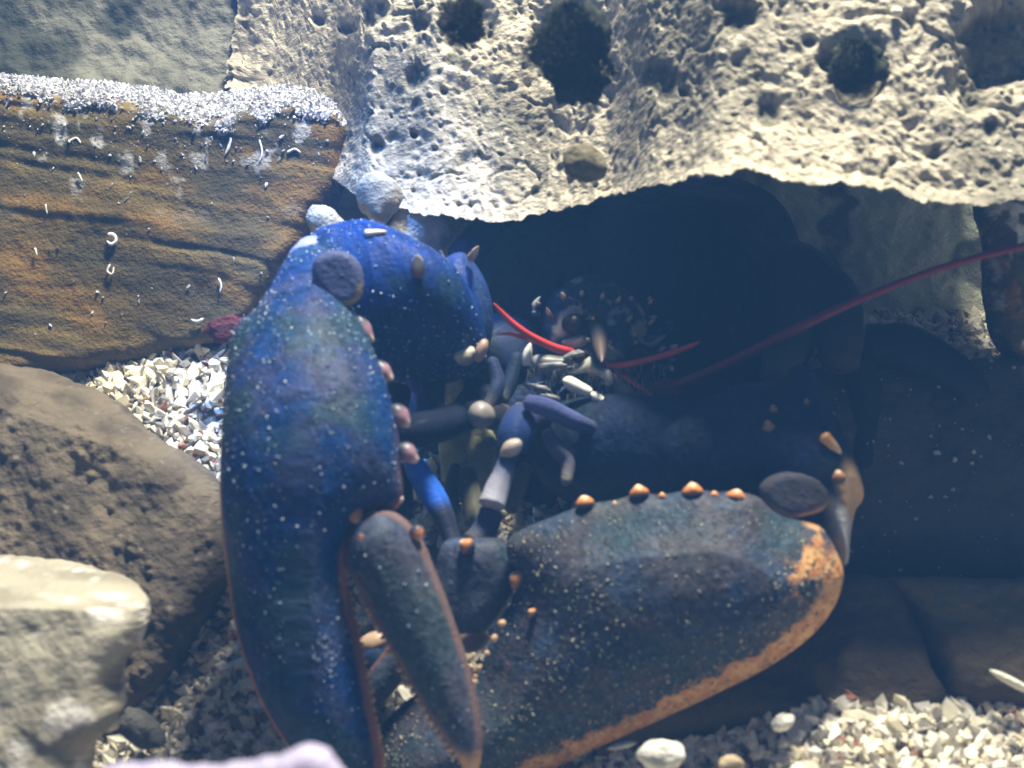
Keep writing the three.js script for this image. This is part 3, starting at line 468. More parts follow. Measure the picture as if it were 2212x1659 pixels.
// ---------------------------------------------------------------- the lobster
{
  const lobster = base('lobster', P(1250, 1250, 0.98));
  tag(lobster, 'dark blue lobster with two big claws crouching in the hollow under the limestone', 'lobster');
  // shell pigment: blue, slate and warm brown in mottled patches, with fine pale and dark flecks
  const shell = (X, Y, Z, blue, warm = 0, slate = [0.050, 0.058, 0.080]) => {
    const m = fbm(X * 38, Y * 38, Z * 38, 4), f = fbm(X * 420, Y * 420, Z * 420, 2), t = fbm(X * 75 + 4, Y * 75, Z * 75, 3);
    let c = mix(slate, mix([0.02, 0.05, 0.15], [0.004, 0.036, 0.20], sm(0.2, 0.6, blue)), clamp(blue + 0.5 * m));
    c = mix(c, [0.08, 0.062, 0.06], clamp(warm * sm(-0.25, 0.3, t)));
    c = mix(c, [0.024, 0.055, 0.07], 0.55 * sm(0.05, 0.35, -m));
    const k = 1 + 0.9 * f; return [c[0] * k, c[1] * k, c[2] * k];
  };
  const ORANGE = [0.52, 0.2, 0.075];
  const shellBump = (amp) => (x, y, d, a) => { const w = worley(a.x * 330, a.y * 330, a.z * 330); return amp * (0.7 * fbm(a.x * 60, a.y * 60, a.z * 60, 3) + 0.25 * sm(0.55, 0.1, w[0]) * (w[1] > 0.55 ? 1 : 0)); };
  const flecks = (geo, parent, want, o = {}) => {             // pale grains of the shell, also standing in for its glints, uncountable
    const p = geo.attributes.position, nn = geo.attributes.normal, list = [], v = new THREE.Vector3();
    for (const [x, y, d, k] of geo.userData.front) {
      if (d < 5 || rnd() > want(x, y, d, p.getX(k), p.getY(k), p.getZ(k))) continue;
      const s = 0.00034 + 0.0010 * Math.pow(rnd(), 3.6);
      v.set(p.getX(k), p.getY(k), p.getZ(k));
      list.push([v.clone(), anyTurn(), new THREE.Vector3(s * rr(0.8, 1.8), s, s), mix(...(o.tint ?? [[0.09, 0.17, 0.32], [0.42, 0.47, 0.52]]), rnd() ** 1.5)]);
    }
    return copies('grains_and_glints', pieceGeo(8, 0.9), PLAIN(1, 1, 1, { roughness: 0.35, specularIntensity: 1 }), list, parent);
  };
  const bumpKnob = (parent, x, y, d, rx, ry, turn, tip = [0.75, 0.62, 0.5], low = ORANGE, name = 'tubercle') => {
    const s = Math.sin(turn * Math.PI / 180), c = Math.cos(turn * Math.PI / 180);   // the tip lies towards +x of the turned knob
    return part(name, knob(x, y, d, rx, ry, ry, turn, (v) => mix(mix([0.04, 0.045, 0.07], low, sm(-0.55, 0.1, v[0])), tip, sm(0.45, 0.9, v[0])), 0.07, 3, 1.5, true), HORN, parent);
  };
  const spike = (parent, x0, y0, d0, x1, y1, d1, r, low, tip, name = 'spine') => part(name, tube([[x0, y0, d0, r], [lerp(x0, x1, 0.5), lerp(y0, y1, 0.5), lerp(d0, d1, 0.5), r * 0.75], [x1, y1, d1, r * 0.3]], (t) => mix(low, tip, sm(0.3, 0.8, t)), { per: 5, round: 9 }), HORN, parent);

  // ---- body: carapace, arms and wrists, one mesh
  const shadedShell = (x, y, d, a) => shell(a.x, a.y, a.z, 0.4, 0).map((q) => q * 0.42);  // pigment lowered: shade of the hollow put into the shell colour
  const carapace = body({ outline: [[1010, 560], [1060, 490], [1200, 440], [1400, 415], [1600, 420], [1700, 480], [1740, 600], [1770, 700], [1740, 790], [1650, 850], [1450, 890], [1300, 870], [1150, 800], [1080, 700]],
    depth: (x, y) => 1.05 + 0.0002 * Math.max(0, 700 - y), thick: 0.045, round: 170, dome: 0.015, step: 5, bump: shellBump(0.003), color: shadedShell });
  const noseSheet = body({ outline: [[1190, 640], [1270, 600], [1360, 640], [1400, 700], [1370, 790], [1290, 830], [1200, 780], [1170, 710]], depth: (x, y) => 0.992 - 0.0001 * (y - 640), thick: 0.018, round: 70, step: 4, bump: shellBump(0.002), color: (x, y, d, a) => mix(shell(a.x, a.y, a.z, 0.3, 0.2), [0.5, 0.46, 0.38], 0.85 * sm(0.06, 0.3, fbm(a.x * 110, a.y * 110, a.z * 110, 3))) });
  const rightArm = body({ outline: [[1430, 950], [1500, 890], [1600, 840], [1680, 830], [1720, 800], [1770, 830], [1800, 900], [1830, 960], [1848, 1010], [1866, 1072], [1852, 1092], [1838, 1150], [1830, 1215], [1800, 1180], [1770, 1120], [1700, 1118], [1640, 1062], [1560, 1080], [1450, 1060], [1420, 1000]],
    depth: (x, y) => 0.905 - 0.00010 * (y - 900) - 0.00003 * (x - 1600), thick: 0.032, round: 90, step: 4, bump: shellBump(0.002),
    color: (x, y, d, a) => { const c = shell(a.x, a.y, a.z, 0.4, 0).map((q) => q * 0.42), e = sm(60, 20, (1850 - x) + 0.35 * Math.abs(y - 1085)); return mix(mix(c, [0.62, 0.4, 0.22], e * sm(1000, 1040, y)), [0.5, 0.5, 0.5], sm(1105, 1130, y) * sm(1755, 1790, x) * sm(30, 12, 1840 - x + 0 * y) * 0 + sm(1100, 1125, y - 0.6 * (x - 1800)) * sm(1770, 1795, x) * 0.8); } });  // arm pigment lowered likewise, painting in the shade under the lip
  const leftWrist = body({ outline: [[690, 500], [740, 482], [782, 474], [800, 472], [835, 482], [870, 500], [910, 522], [950, 548], [990, 575], [1025, 620], [1045, 680], [1042, 735], [1010, 765], [950, 778], [880, 778], [820, 760], [775, 720], [735, 668], [690, 640], [668, 590], [672, 540]].map(([x, y]) => [x, y + 46 * clamp((774 - y) / 300)]),
    depth: (x, y) => { const t = 632 - y - 0.06 * (x - 850), soft = (q) => 0.5 * (q + Math.sqrt(q * q + 900)); return 0.915 + 0.00026 * soft(t) + 0.00034 * soft(-t) + 0.00000018 * (x - 850) ** 2; }, thick: 0.03, round: 60, step: 3.5, bump: shellBump(0.002), color: (x, y, d, a) => mix(shell(a.x, a.y, a.z, 0.6, 0.1, [0.016, 0.034, 0.075]).map((q) => q * 0.9), [0.72, 0.5, 0.36], 0.9 * sm(16, 6, d) * sm(40, 20, Math.abs(x - 818)) * sm(566, 536, y)) });  // pale highlight painted into the colour of the top rim
  const leftArm = body({ outline: [[960, 560], [1000, 545], [1040, 590], [1062, 650], [1064, 720], [1045, 770], [1000, 800], [900, 790], [870, 700]], depth: flatDepth(0.965), thick: 0.03, round: 70, step: 4, bump: shellBump(0.001), color: (x, y, d, a) => shell(a.x, a.y, a.z, 0.5) });
  const upperArm = body({ outline: [[1140, 900], [1200, 870], [1320, 850], [1450, 860], [1560, 880], [1660, 960], [1660, 1060], [1560, 1090], [1400, 1085], [1280, 1090], [1200, 1060], [1150, 980]], depth: (x, y) => 0.972 - 0.00016 * (x - 1150), thick: 0.03, round: 110, step: 5, bump: shellBump(0.0025), color: shadedShell });
  const chest = body({ outline: [[900, 800], [1050, 760], [1300, 780], [1500, 860], [1550, 1000], [1450, 1100], [1250, 1150], [1050, 1120], [960, 1020], [880, 900]], depth: flatDepth(1.02), thick: 0.045, round: 150, step: 6, bump: shellBump(0.003), color: shadedShell });
  const link = tube([[1040, 740, 0.98, 24], [1150, 800, 1.03, 28], [1300, 780, 1.06, 34], [1450, 880, 1.02, 30], [1560, 950, 0.94, 28]], (t) => [0.03, 0.042, 0.07], { round: 18 });
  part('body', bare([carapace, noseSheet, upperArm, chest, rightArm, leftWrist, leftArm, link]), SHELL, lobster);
  const wristEar = (x, y, d, pts, tone, rim) => body({ outline: pts, depth: flatDepth(d), thick: 0.0045, round: 22, step: 3, bump: shellBump(0.001), color: (X, Y, e, a) => mix(mix(shell(a.x, a.y, a.z, 0.3, 0.3), tone, 0.5), rim, sm(16, 4, e + 5 * fbm(a.x * 150, a.y * 150, a.z * 150, 2)) * sm(y - 5, y + 40, Y)) });
  leftWrist.translate(-lobster.position.x, -lobster.position.y, -lobster.position.z); flecks(leftWrist, lobster, (x, y) => 0.17);
  part('wrist_plate', wristEar(728, 600, 0.874, [[680, 560], [710, 542], [750, 545], [778, 570], [786, 610], [778, 645], [750, 662], [718, 655], [690, 630], [674, 595]], [0.11, 0.12, 0.26], [0.4, 0.28, 0.15]), SHELL, lobster);
  part('wrist_plate', wristEar(1715, 1068, 0.862, [[1640, 1050], [1670, 1025], [1720, 1018], [1775, 1030], [1795, 1070], [1780, 1100], [1740, 1115], [1700, 1118], [1665, 1100], [1645, 1078]], [0.17, 0.14, 0.125], [0.6, 0.36, 0.17]), SHELL, lobster);
  // spines of arms, wrists and beak
  const PALE = [0.72, 0.66, 0.6], AMBER = [0.6, 0.3, 0.09], DIM = [0.05, 0.06, 0.09];
  spike(lobster, 903, 590, 0.895, 902, 552, 0.875, 4.5, [0.2, 0.13, 0.15], PALE);
  spike(lobster, 954, 575, 0.925, 951, 540, 0.91, 2.2, [0.06, 0.05, 0.08], PALE);
  spike(lobster, 1015, 560, 0.945, 1034, 532, 0.93, 2.6, AMBER, [0.7, 0.5, 0.3]);
  spike(lobster, 786, 505, 0.905, 836, 500, 0.905, 2.4, [0.75, 0.6, 0.5], [0.75, 0.5, 0.35], 'pale_spine');
  spike(lobster, 1775, 938, 0.86, 1818, 980, 0.86, 3.4, AMBER, [0.6, 0.42, 0.26], 'flat_spine');
  for (const [x, y, r] of [[1671, 884, 2.2], [1660, 923, 3.6], [1812, 1030, 3.6], [1742, 868, 1.6]]) bumpKnob(lobster, x, y, y > 1000 ? 0.85 : 0.868, r, r, 100, [0.6, 0.45, 0.32], [0.3, 0.15, 0.06]);
  bumpKnob(lobster, 1452, 985, 0.885, 6, 4.5, 100, [0.2, 0.2, 0.17], [0.1, 0.12, 0.12], 'arm_knob');
  for (const [x, y] of [[1255, 628], [1280, 684], [1306, 712], [1281, 714], [1316, 735], [1370, 718], [1362, 640], [1410, 682]]) spike(lobster, x, y + 12, 0.972, x + 3, y, 0.955, 1.9, [0.06, 0.06, 0.08], [0.75, 0.6, 0.38]);
  // antennae
  const red = (t) => mix([0.5, 0.04, 0.045], [0.62, 0.07, 0.05], t), deep = (t) => mix([0.2, 0.02, 0.03], [0.2, 0.012, 0.03], t);
  part('antenna', tube([[1440, 842, 0.95, 3.2], [1560, 790, 0.93, 2.9], [1700, 720, 0.91, 2.6], [1850, 650, 0.9, 2.3], [2000, 590, 0.89, 2.1], [2120, 553, 0.885, 2.0], [2260, 520, 0.88, 1.9], [2420, 480, 0.88, 1.6]], deep, { per: 36, rings: true }), HORN, lobster);
  part('antennule', tube([[1240, 762, 0.96, 2.4], [1190, 748, 0.95, 2.4], [1130, 716, 0.94, 2.1], [1090, 682, 0.935, 1.6], [1066, 655, 0.93, 0.7]], red, { per: 16, rings: true }), HORN, lobster);
  part('antennule', tube([[1200, 755, 0.955, 1.6], [1150, 735, 0.945, 1.5], [1105, 722, 0.94, 1.1], [1072, 722, 0.935, 0.5]], red, { per: 16, rings: true }), HORN, lobster);
  part('antennule', tube([[1312, 792, 0.955, 1.8], [1370, 784, 0.94, 1.9], [1440, 766, 0.93, 1.8], [1490, 748, 0.92, 1.3], [1512, 738, 0.915, 0.5]], red, { per: 16, rings: true }), HORN, lobster);
  part('antennule', tube([[1318, 796, 0.955, 1.4], [1350, 815, 0.95, 1.5], [1390, 842, 0.945, 1.3], [1422, 866, 0.94, 0.5]], red, { per: 16, rings: true }), HORN, lobster);
  // face: pale scales, jaws, eyes
  const ivory = (k) => (x, y, d, a) => mix([0.9 * k, 0.9 * k, 0.8 * k], [0.66 * k, 0.62 * k, 0.52 * k], sm(-0.2, 0.4, fbm(a.x * 150, a.y * 150, a.z * 150, 3)));
  const plate = (name, pts, d, t, k, m = HORN) => part(name, body({ outline: pts, depth: flatDepth(d), thick: t, round: 14, step: 2.5, color: ivory(k) }), m, lobster);
  plate('jaw_plate', [[1214, 822], [1228, 812], [1258, 826], [1280, 842], [1276, 856], [1250, 852], [1225, 840]], 0.935, 0.005, 0.9);
  plate('jaw_plate', [[1272, 850], [1290, 846], [1310, 862], [1332, 872], [1320, 878], [1290, 874]], 0.935, 0.005, 0.95);
  plate('antenna_scale', [[1225, 806], [1250, 790], [1275, 770], [1290, 792], [1320, 800], [1325, 830], [1312, 836], [1300, 816], [1270, 806], [1240, 808]], 0.95, 0.004, 0.5);
  plate('antenna_scale', [[1150, 770], [1200, 768], [1240, 775], [1255, 790], [1230, 808], [1180, 812], [1150, 800]], 0.965, 0.006, 0.28);
  plate('antenna_scale', [[1325, 800], [1350, 820], [1372, 850], [1360, 868], [1338, 862], [1326, 838]], 0.955, 0.005, 0.22);
  plate('cheek_spine', [[1212, 738], [1235, 728], [1262, 722], [1272, 738], [1262, 750], [1235, 752]], 0.965, 0.004, 0.4);
  plate('cheek_spine', [[1378, 728], [1400, 734], [1420, 726], [1440, 722], [1425, 742], [1408, 752], [1392, 748]], 0.965, 0.004, 0.36);
  plate('cheek_spine', [[1238, 663], [1255, 676], [1275, 682], [1290, 690], [1270, 694], [1250, 684]], 0.97, 0.003, 0.4);
  plate('cheek_spine', [[1134, 752], [1146, 740], [1150, 760], [1144, 788], [1130, 790], [1128, 770]], 0.95, 0.004, 0.85);
  plate('cheek_spine', [[1148, 658], [1162, 642], [1168, 640], [1160, 664], [1152, 672]], 0.975, 0.003, 0.45);
  for (const [x0, y0, x1, y1] of [[1190, 690, 1180, 664], [1222, 650, 1212, 632], [1330, 660, 1340, 640], [1350, 700, 1364, 684], [1398, 706, 1412, 690], [1420, 760, 1438, 750], [1176, 742, 1160, 730], [1300, 650, 1303, 632]]) spike(lobster, x0, y0, 0.965, x1, y1, 0.95, 1.7, [0.08, 0.08, 0.09], [0.6, 0.46, 0.3]);
  spike(lobster, 1290, 690, 0.97, 1300, 782, 0.925, 6, [0.03, 0.035, 0.05], [0.1, 0.07, 0.06], 'beak');
  for (const [x, y, a, b, t, k] of [[1160, 838, 8, 3, -12, 0.3], [1185, 856, 7, 2.4, -15, 0.24], [1210, 880, 9, 3, -25, 0.18], [1262, 892, 8, 3, -30, 0.2], [1345, 880, 7, 3, 40, 0.3], [1372, 862, 5, 3, 60, 0.35], [1395, 868, 4, 2.4, -50, 0.32], [1240, 765, 7, 3, 15, 0.34], [1195, 790, 9, 3.4, 5, 0.3], [1330, 760, 6, 3, -30, 0.2], [1415, 905, 6, 3, 50, 0.16], [1300, 925, 9, 3, -70, 0.14]])
    part('mouthpart', knob(x, y, 0.947, a * 0.9, b * 0.62, 2, t, (v) => mix([k * 0.75, k * 0.72, k * 0.64], [k * 0.2, k * 0.28, k * 0.45], sm(-0.4, 0.6, noise(v[0] * 3 + x, v[1] * 3, v[2] * 3))), 0.3, 3, 2.2), HORN, lobster);
  for (let i = 0; i < 46; i++) {                              // the crowd of small spines and bristly plates round the mouth
    const x = rr(1140, 1450), y = rr(640, 905), a = Math.atan2(y - 780, x - 1300) + rr(-0.7, 0.7), l = rr(10, 30), k = rnd();
    spike(lobster, x, y, 0.968 - 0.00006 * (y - 640), x + Math.cos(a) * l, y + Math.sin(a) * l, 0.955, rr(0.9, 2.4), [0.03, 0.035, 0.06], k < 0.35 ? [0.6, 0.45, 0.28] : k < 0.6 ? [0.4, 0.4, 0.36] : [0.06, 0.09, 0.2]);
  }
  const mouthHair = [], aim = new THREE.Vector3();
  for (let i = 0; i < 420; i++) {
    const q = P(rr(1140, 1440), rr(780, 940), rr(0.935, 0.965)).sub(lobster.position); aim.set(rr(-0.5, 0.5), -1, rr(0.1, 0.7)).normalize();
    mouthHair.push([q, new THREE.Quaternion().setFromUnitVectors(new THREE.Vector3(0, 1, 0), aim), new THREE.Vector3(1, rr(0.004, 0.010), 1), mix([0.1, 0.09, 0.08], [0.4, 0.36, 0.28], rnd())]);
  }
  copies('mouth_hairs', new THREE.ConeGeometry(0.0003, 1, 4, 1).translate(0, 0.5, 0), PLAIN(1, 1, 1), mouthHair, lobster);
  part('antenna_base', tube([[1370, 880, 0.975, 8], [1405, 862, 0.96, 9], [1440, 845, 0.95, 7], [1462, 834, 0.945, 5]], (t) => mix([0.05, 0.05, 0.07], [0.2, 0.04, 0.04], t), { per: 8, round: 14 }), SHELL, lobster);
  part('antenna_base', tube([[1300, 792, 0.972, 4], [1268, 776, 0.965, 3.4], [1238, 762, 0.96, 2.5]], (t) => [0.2, 0.05, 0.05], { per: 8 }), SHELL, lobster);
  part('antenna_base', tube([[1290, 800, 0.965, 4], [1312, 794, 0.957, 3.4], [1322, 792, 0.952, 2.4]], (t) => [0.2, 0.05, 0.05], { per: 8 }), SHELL, lobster);
  for (const [x, y] of [[1385, 765], [1240, 700]]) part('eye', knob(x, y, 0.965, 7, 6, 6, 0, (v) => mix([0.02, 0.015, 0.02], [0.2, 0.12, 0.06], sm(0.3, 0.9, -v[2])), 0.02), HORN, lobster);
  // mouth legs and walking legs: dark tubes with pale joints
  const leg = (name, pts, a, b, opt = {}) => part(name, tube(pts, (t, q) => mix(a, b, sm(opt.from ?? 0.6, opt.to ?? 1, t)), { per: 8, round: 16, wob: 0.16, wf: 70 }), SHELL, lobster);
  leg('mouth_leg', [[850, 945, 0.90, 8], [900, 930, 0.90, 9.5], [960, 915, 0.915, 9.5], [1030, 895, 0.94, 8], [1100, 905, 0.96, 8]], [0.012, 0.016, 0.03], [0.09, 0.08, 0.07]);
  leg('mouth_leg', [[1175, 900, 0.94, 8], [1130, 905, 0.92, 9], [1112, 940, 0.905, 9.5], [1108, 975, 0.90, 7]], [0.05, 0.05, 0.09], [0.03, 0.06, 0.2], { from: 0.2, to: 0.7 });
  part('leg_joint', knob(1105, 968, 0.886, 6.5, 4.2, 5, 35, (v) => mix([0.45, 0.36, 0.3], [0.66, 0.58, 0.5], sm(-0.5, 0.5, v[0])), 0.1), HORN, lobster);
  leg('mouth_leg', [[1098, 985, 0.892, 4.5], [1088, 1020, 0.888, 5.5], [1072, 1060, 0.884, 6.5], [1060, 1098, 0.88, 7]], [0.05, 0.08, 0.2], [0.4, 0.4, 0.5], { from: 0.1, to: 0.7 });
  leg('mouth_leg', [[1064, 1096, 0.886, 6], [1050, 1140, 0.885, 6.5], [1015, 1180, 0.88, 6]], [0.05, 0.06, 0.12], [0.1, 0.1, 0.09]);
  leg('walking_leg', [[885, 985, 0.905, 5], [908, 1025, 0.905, 6.5], [935, 1070, 0.905, 7], [956, 1110, 0.90, 6], [975, 1160, 0.895, 5], [990, 1200, 0.89, 4]], [0.04, 0.16, 0.75], [0.03, 0.035, 0.06], { from: 0.45, to: 0.62 });
  leg('walking_leg', [[1075, 480, 1.02, 8], [1030, 520, 1.01, 10], [990, 560, 0.99, 9]], [0.02, 0.03, 0.1], [0.03, 0.05, 0.2]);
  leg('walking_leg', [[1690, 560, 0.99, 14], [1740, 600, 0.97, 16], [1790, 640, 0.96, 16], [1815, 720, 0.95, 14], [1812, 800, 0.94, 11]], [0.022, 0.03, 0.045], [0.05, 0.045, 0.04]);
  leg('walking_leg', [[1700, 600, 0.965, 9], [1718, 680, 0.955, 12], [1700, 750, 0.95, 12], [1660, 830, 0.945, 8]], [0.03, 0.035, 0.05], [0.09, 0.085, 0.08]);
  leg('walking_leg', [[1820, 745, 0.985, 9], [1900, 742, 0.98, 12], [1970, 755, 0.975, 13], [2050, 800, 0.97, 12], [2120, 870, 0.965, 10]], [0.02, 0.028, 0.045], [0.03, 0.035, 0.05]);
  leg('walking_leg', [[1850, 780, 0.97, 8], [1866, 840, 0.965, 9], [1868, 930, 0.96, 8], [1860, 1040, 0.95, 6]], [0.022, 0.03, 0.04], [0.03, 0.03, 0.04]);
  leg('walking_leg', [[870, 780, 0.95, 8], [860, 850, 0.95, 7], [850, 920, 0.945, 6]], [0.03, 0.03, 0.05], [0.06, 0.05, 0.05]);
  leg('walking_leg', [[930, 790, 0.945, 5], [922, 850, 0.94, 5.5], [912, 905, 0.935, 4]], [0.04, 0.05, 0.1], [0.05, 0.09, 0.3]);
  leg('mouth_leg', [[1130, 868, 0.905, 4], [1175, 878, 0.905, 5], [1230, 905, 0.91, 5], [1290, 930, 0.925, 4]], [0.1, 0.12, 0.3], [0.05, 0.06, 0.1]);
  leg('mouth_leg', [[1180, 930, 0.915, 3.5], [1200, 965, 0.91, 4.5], [1225, 995, 0.91, 4], [1222, 1050, 0.905, 3]], [0.1, 0.1, 0.16], [0.24, 0.22, 0.2]);
  leg('walking_leg', [[905, 850, 0.93, 3], [890, 815, 0.935, 4.5], [880, 790, 0.94, 4]], [0.06, 0.08, 0.3], [0.05, 0.06, 0.1]);
  leg('walking_leg', [[1005, 1010, 0.95, 5], [1020, 1080, 0.94, 6], [1030, 1140, 0.925, 5]], [0.1, 0.1, 0.07], [0.16, 0.15, 0.1]);
  part('leg_joint', knob(1005, 768, 0.92, 6, 5.4, 5, 30, (v) => mix([0.5, 0.47, 0.38], [0.2, 0.18, 0.15], sm(-0.2, 0.7, -v[1])), 0.15), HORN, lobster);
  for (const [p, a, b] of [[[[960, 790, 0.95, 3], [945, 850, 0.945, 4], [955, 905, 0.94, 3]], [0.03, 0.05, 0.14], [0.3, 0.27, 0.2]], [[[1060, 770, 0.955, 3.5], [1075, 830, 0.95, 4.2], [1045, 890, 0.94, 3.2]], [0.03, 0.04, 0.08], [0.1, 0.1, 0.1]], [[[1120, 760, 0.965, 4], [1100, 830, 0.96, 4.5], [1080, 870, 0.955, 4]], [0.02, 0.03, 0.05], [0.12, 0.12, 0.14]], [[[985, 1000, 0.95, 3.5], [975, 1060, 0.945, 4.4], [990, 1130, 0.935, 3]], [0.06, 0.07, 0.06], [0.16, 0.15, 0.1]], [[[870, 1000, 0.915, 5], [868, 1060, 0.91, 6], [872, 1120, 0.90, 5]], [0.012, 0.016, 0.03], [0.02, 0.02, 0.03]], [[[1140, 1000, 0.915, 3.5], [1120, 1050, 0.91, 4.5], [1100, 1110, 0.905, 4]], [0.1, 0.09, 0.06], [0.16, 0.13, 0.08]]])
    leg('walking_leg', p, a, b);
  part('leg_joint', knob(1040, 757, 0.915, 3.2, 6.5, 4, -20, (v) => [0.35, 0.22, 0.16], 0.1), HORN, lobster);
  part('leg_joint', knob(820, 757, 0.925, 8, 5, 5, 0, (v) => [0.3, 0.24, 0.16], 0.15), HORN, lobster);
  part('leg_joint', knob(1040, 898, 0.915, 7, 7.5, 6, 0, (v) => [0.24, 0.21, 0.18], 0.1), HORN, lobster);
  for (const [a, b, c] of [[808, 1390, 0.90], [1022, 1385, 0.9]]) part('leg_joint', knob(a, b, c, 9, 6, 6, 20, (v) => [0.5, 0.34, 0.24], 0.1), HORN, lobster);
  leg('walking_leg', [[790, 1400, 0.905, 7], [815, 1425, 0.90, 9], [850, 1480, 0.895, 8]], [0.05, 0.14, 0.6], [0.015, 0.03, 0.06], { from: 0.1, to: 0.5 });

  // ---- left claw
  const left = new THREE.Group(); left.name = 'claw'; lobster.add(left); left.userData.label = 'long claw on the left, blue above and orange edged';
  const leftDepth = (x, y) => 0.832 + 0.11 * sm(1080, 430, y) ** 1.3 + 0.00006 * Math.abs(x - 660) * 0.6;
  const leftPalm = body({
    outline: [[740, 528], [700, 530], [664, 552], [628, 580], [598, 625], [572, 675], [548, 712], [508, 742], [496, 790], [488, 870], [484, 960], [482, 1040], [485, 1110], [492, 1190], [503, 1280], [520, 1370], [545, 1450], [580, 1530], [625, 1600], [672, 1655], [725, 1715], [790, 1775], [838, 1800], [842, 1760], [828, 1659], [812, 1560], [797, 1480], [782, 1400], [766, 1330], [754, 1275], [748, 1235], [752, 1195], [775, 1130], [800, 1105], [850, 1100], [870, 1070], [866, 1010], [862, 960], [850, 900], [828, 830], [800, 760], [768, 700], [745, 655], [760, 610], [768, 560]],
    depth: leftDepth, thick: 0.026, round: 95, dome: 0.006, step: 3, bump: shellBump(0.0016),
    color: (x, y, d, a) => { const n = fbm(a.x * 200, a.y * 200, a.z * 200, 2), c = shell(a.x, a.y, a.z, 0.52, 0.3, [0.012, 0.030, 0.06]); const rim = sm(27, 14, d + 6 * n) * sm(900, 1250, y) * (x < 745 ? 1 : 0.5); return mix(mix(c, [0.55, 0.55, 0.6], 0.9 * sm(75, 45, Math.hypot(x - 650, (y - 525) * 1.2))), ORANGE, 0.85 * rim + 0.25 * sm(10, 3, d) * sm(760, 1000, y)); } });
  const lp = part('palm', leftPalm, SHELL, left);
  part('hinge_skin', knob(668, 552, 0.916, 13, 9, 7, 40, (v) => mix([0.36, 0.35, 0.42], [0.12, 0.16, 0.36], sm(-0.1, 0.5, noise(v[0] * 3, v[1] * 3, v[2] * 3 + 2))), 0.15, 3), MEMBRANE, left);
  flecks(leftPalm, left,  (x, y, d, X, Y, Z) => (0.03 + 0.10 * sm(1050, 750, y)) * sm(-0.2, 0.3, fbm(X * 40, Y * 40, Z * 40, 3) + 0.25) + 0.10 * sm(60, 20, Math.hypot(x - 700, y - 1400)));
  const leftFinger = body({
    outline: [[752, 1150], [745, 1200], [752, 1235], [780, 1280], [820, 1360], [860, 1430], [900, 1500], [935, 1560], [972, 1612], [996, 1650], [1004, 1690], [1018, 1690], [1036, 1655], [1043, 1600], [1035, 1530], [1015, 1440], [985, 1350], [962, 1285], [940, 1230], [912, 1165], [872, 1118], [830, 1100], [780, 1118]],
    depth: (x, y) => 0.815 + 0.00002 * (1650 - y), thick: 0.017, round: 62, step: 2.5, dome: 0.003, bump: shellBump(0.0012),
    color: (x, y, d, a) => { const n = fbm(a.x * 200, a.y * 200, a.z * 200, 2), c = shell(a.x, a.y, a.z, 0.12, 0.35); return mix(mix(c, [0.2, 0.12, 0.1], 0.7 * sm(20, 6, d + 4 * n)), [0.62, 0.38, 0.2], sm(1600, 1660, y)); } });
  part('finger', leftFinger, SHELL, left);
  flecks(leftFinger, left, () => 0.008);
  const along = (pts, n, r, d, tip, low, parent) => { const c = new THREE.CatmullRomCurve3(pts.map((p) => new THREE.Vector3(p[0], p[1], 0))); for (let i = 0; i < n; i++) { const p = c.getPoint((i + 0.5) / n), s = r * rr(0.7, 1.25); part('tooth', knob(p.x, p.y, d, s * 1.2, s, s, rr(0, 180), () => mix(low, tip, rnd() * 0.2 + 0.4), 0.15, 2), HORN, parent); } };
  along([[754, 1270], [782, 1400], [812, 1560], [828, 1655]], 24, 1.5, 0.842, [0.6, 0.5, 0.35], [0.4, 0.18, 0.08], left);
  along([[775, 1282], [820, 1365], [900, 1508], [985, 1640]], 26, 1.5, 0.832, [0.6, 0.5, 0.35], [0.4, 0.18, 0.08], left);
  const PINK = [0.74, 0.56, 0.52], PB = [0.28, 0.16, 0.2];
  for (const [x, y, d, a, b, t] of [[786, 712, 0.868, 8, 4.6, -52], [826, 802, 0.858, 6.6, 4.6, -40], [863, 900, 0.845, 7, 5.4, -45], [880, 980, 0.838, 6.6, 5, -40], [845, 1085, 0.832, 6.5, 4.5, 20], [765, 1110, 0.818, 5.2, 4.6, -60], [901, 1152, 0.815, 4.2, 3.6, -60], [778, 1160, 0.805, 2, 2, -70]]) bumpKnob(left, x, y, y > 1060 && x > 700 ? d : leftDepth(x, y) - 0.009, a, b, t, PINK, y > 1000 ? ORANGE : PB);

  // ---- right claw
  const right = new THREE.Group(); right.name = 'claw'; lobster.add(right); right.userData.label = 'broad crusher claw on the right with a bright orange outer edge';
  const rightDepth = (x, y) => 0.860 - 0.00002 * (x - 1400) + 0.00002 * (y - 1300) + 0.006 * sm(1100, 800, x);
  const rightPalm = body({
    outline: [[1640, 1075], [1592, 1062], [1545, 1062], [1495, 1058], [1430, 1068], [1380, 1066], [1330, 1080], [1265, 1090], [1190, 1118], [1130, 1142], [1098, 1165], [1095, 1200], [1118, 1240], [1108, 1290], [1082, 1340], [1050, 1410], [1030, 1460], [980, 1490], [900, 1500], [830, 1560], [780, 1640], [760, 1740], [800, 1800], [900, 1800], [1050, 1732], [1150, 1684], [1250, 1634], [1350, 1588], [1450, 1543], [1560, 1492], [1660, 1440], [1740, 1384], [1790, 1330], [1815, 1280], [1822, 1235], [1806, 1190], [1775, 1140], [1730, 1125], [1690, 1115], [1660, 1095]],
    depth: rightDepth, thick: 0.014, round: 110, dome: 0.021, step: 3, bump: shellBump(0.0015),
    color: (x, y, d, a) => {
      const n = fbm(a.x * 90, a.y * 90, a.z * 90, 4), f = fbm(a.x * 320, a.y * 320, a.z * 320, 2), c = shell(a.x, a.y, a.z, 0.05, 0.5, [0.038, 0.052, 0.078]);
      const outer = sm(1250, 1330, y + 0.35 * (x - 1500)) * sm(1080, 1160, x);
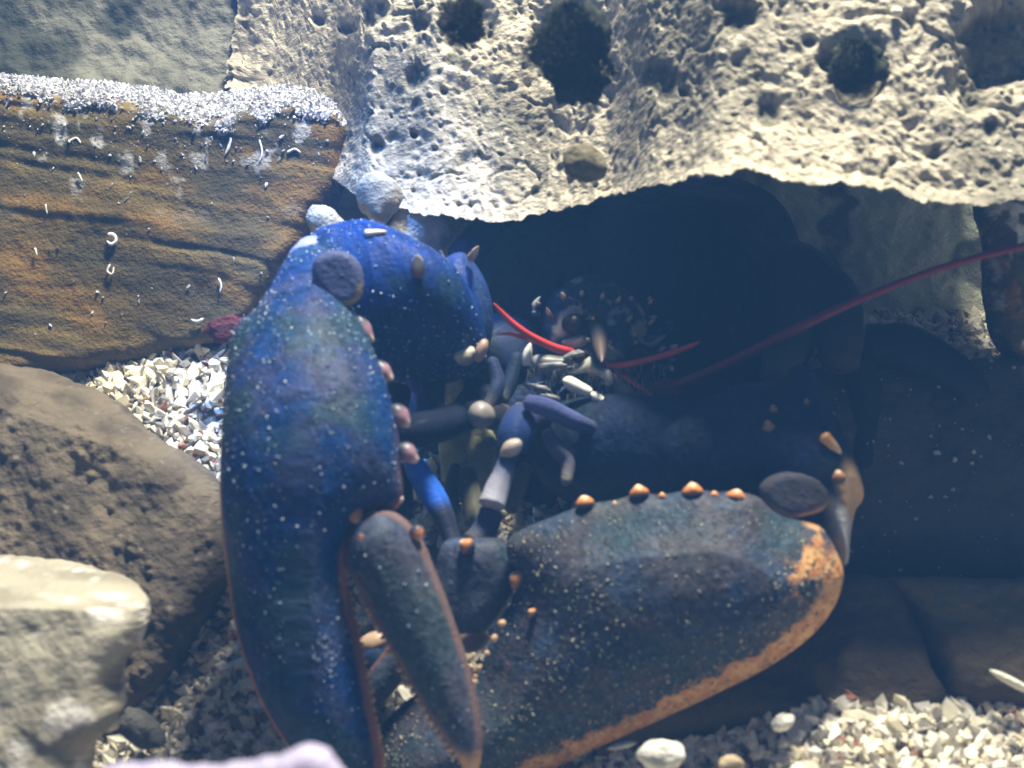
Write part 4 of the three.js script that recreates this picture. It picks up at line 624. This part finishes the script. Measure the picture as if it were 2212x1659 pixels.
      const rim = Math.max(sm(58, 44, d + 26 * n + 20 * f) * outer, sm(0.02, 0.28, n + 0.5 * sm(120, 40, Math.hypot(x - 1790, (y - 1250) * 0.8)) - 0.28) * sm(120, 60, Math.hypot(x - 1770, (y - 1240) * 0.75)));
      return mix(c, mix([0.55, 0.24, 0.09], [0.72, 0.42, 0.18], sm(-0.3, 0.3, f)), 0.95 * rim);
    } });
  part('palm', rightPalm, SHELL, right);
  flecks(rightPalm, right, (x, y, d, X, Y, Z) => 0.085 * sm(-0.2, 0.3, fbm(X * 40, Y * 40, Z * 40, 3) + 0.15) + 0.11 * sm(130, 40, d) * sm(1350, 1450, y + 0.3 * (x - 1400)) + 0.03 * sm(160, 60, Math.hypot(x - 1700, y - 1250)), { tint: [[0.10, 0.13, 0.10], [0.5, 0.47, 0.34]] });
  const rightFinger = body({ outline: [[960, 1170], [1010, 1160], [1085, 1165], [1118, 1215], [1112, 1270], [1080, 1325], [1045, 1368], [985, 1372], [900, 1440], [800, 1560], [740, 1640], [720, 1600], [760, 1500], [850, 1380], [930, 1260]], depth: flatDepth(0.88), thick: 0.014, round: 50, step: 3, bump: shellBump(0.0012), color: (x, y, d, a) => mix(shell(a.x, a.y, a.z, 0.15, 0.2), [0.2, 0.08, 0.05], 0.6 * sm(9, 3, d) * sm(1330, 1360, y)) });
  part('finger', rightFinger, SHELL, right);
  for (const [x, y, d, a, b, t] of [[1263, 1072, 0.845, 3.6, 5, 100], [1328, 1076, 0.835, 1.6, 1.7, 95], [1380, 1050, 0.832, 3.8, 5.2, 98], [1430, 1059, 0.828, 2, 2.2, 95], [1496, 1047, 0.826, 4, 5.4, 95], [1543, 1056, 0.826, 2, 2.4, 90], [1590, 1059, 0.828, 3.8, 5.2, 80], [1008, 1176, 0.866, 4.4, 4.4, 150], [1118, 1248, 0.845, 4.6, 5.6, 150], [1150, 1320, 0.818, 2.2, 2.4, 150]]) bumpKnob(right, x, y + (y < 1100 ? 13 : 3), d > 0.86 ? d : rightDepth(x, y) - (y > 1290 ? 0.018 : y > 1200 ? 0.004 : 0.003), a, b, t, [0.72, 0.5, 0.36], [0.5, 0.2, 0.06]);
  along([[1092, 1330], [1060, 1395], [1030, 1455], [1022, 1480]], 6, 1.5, 0.838, [0.6, 0.5, 0.35], [0.4, 0.18, 0.08], right);
}
renderer.render(scene, camera);
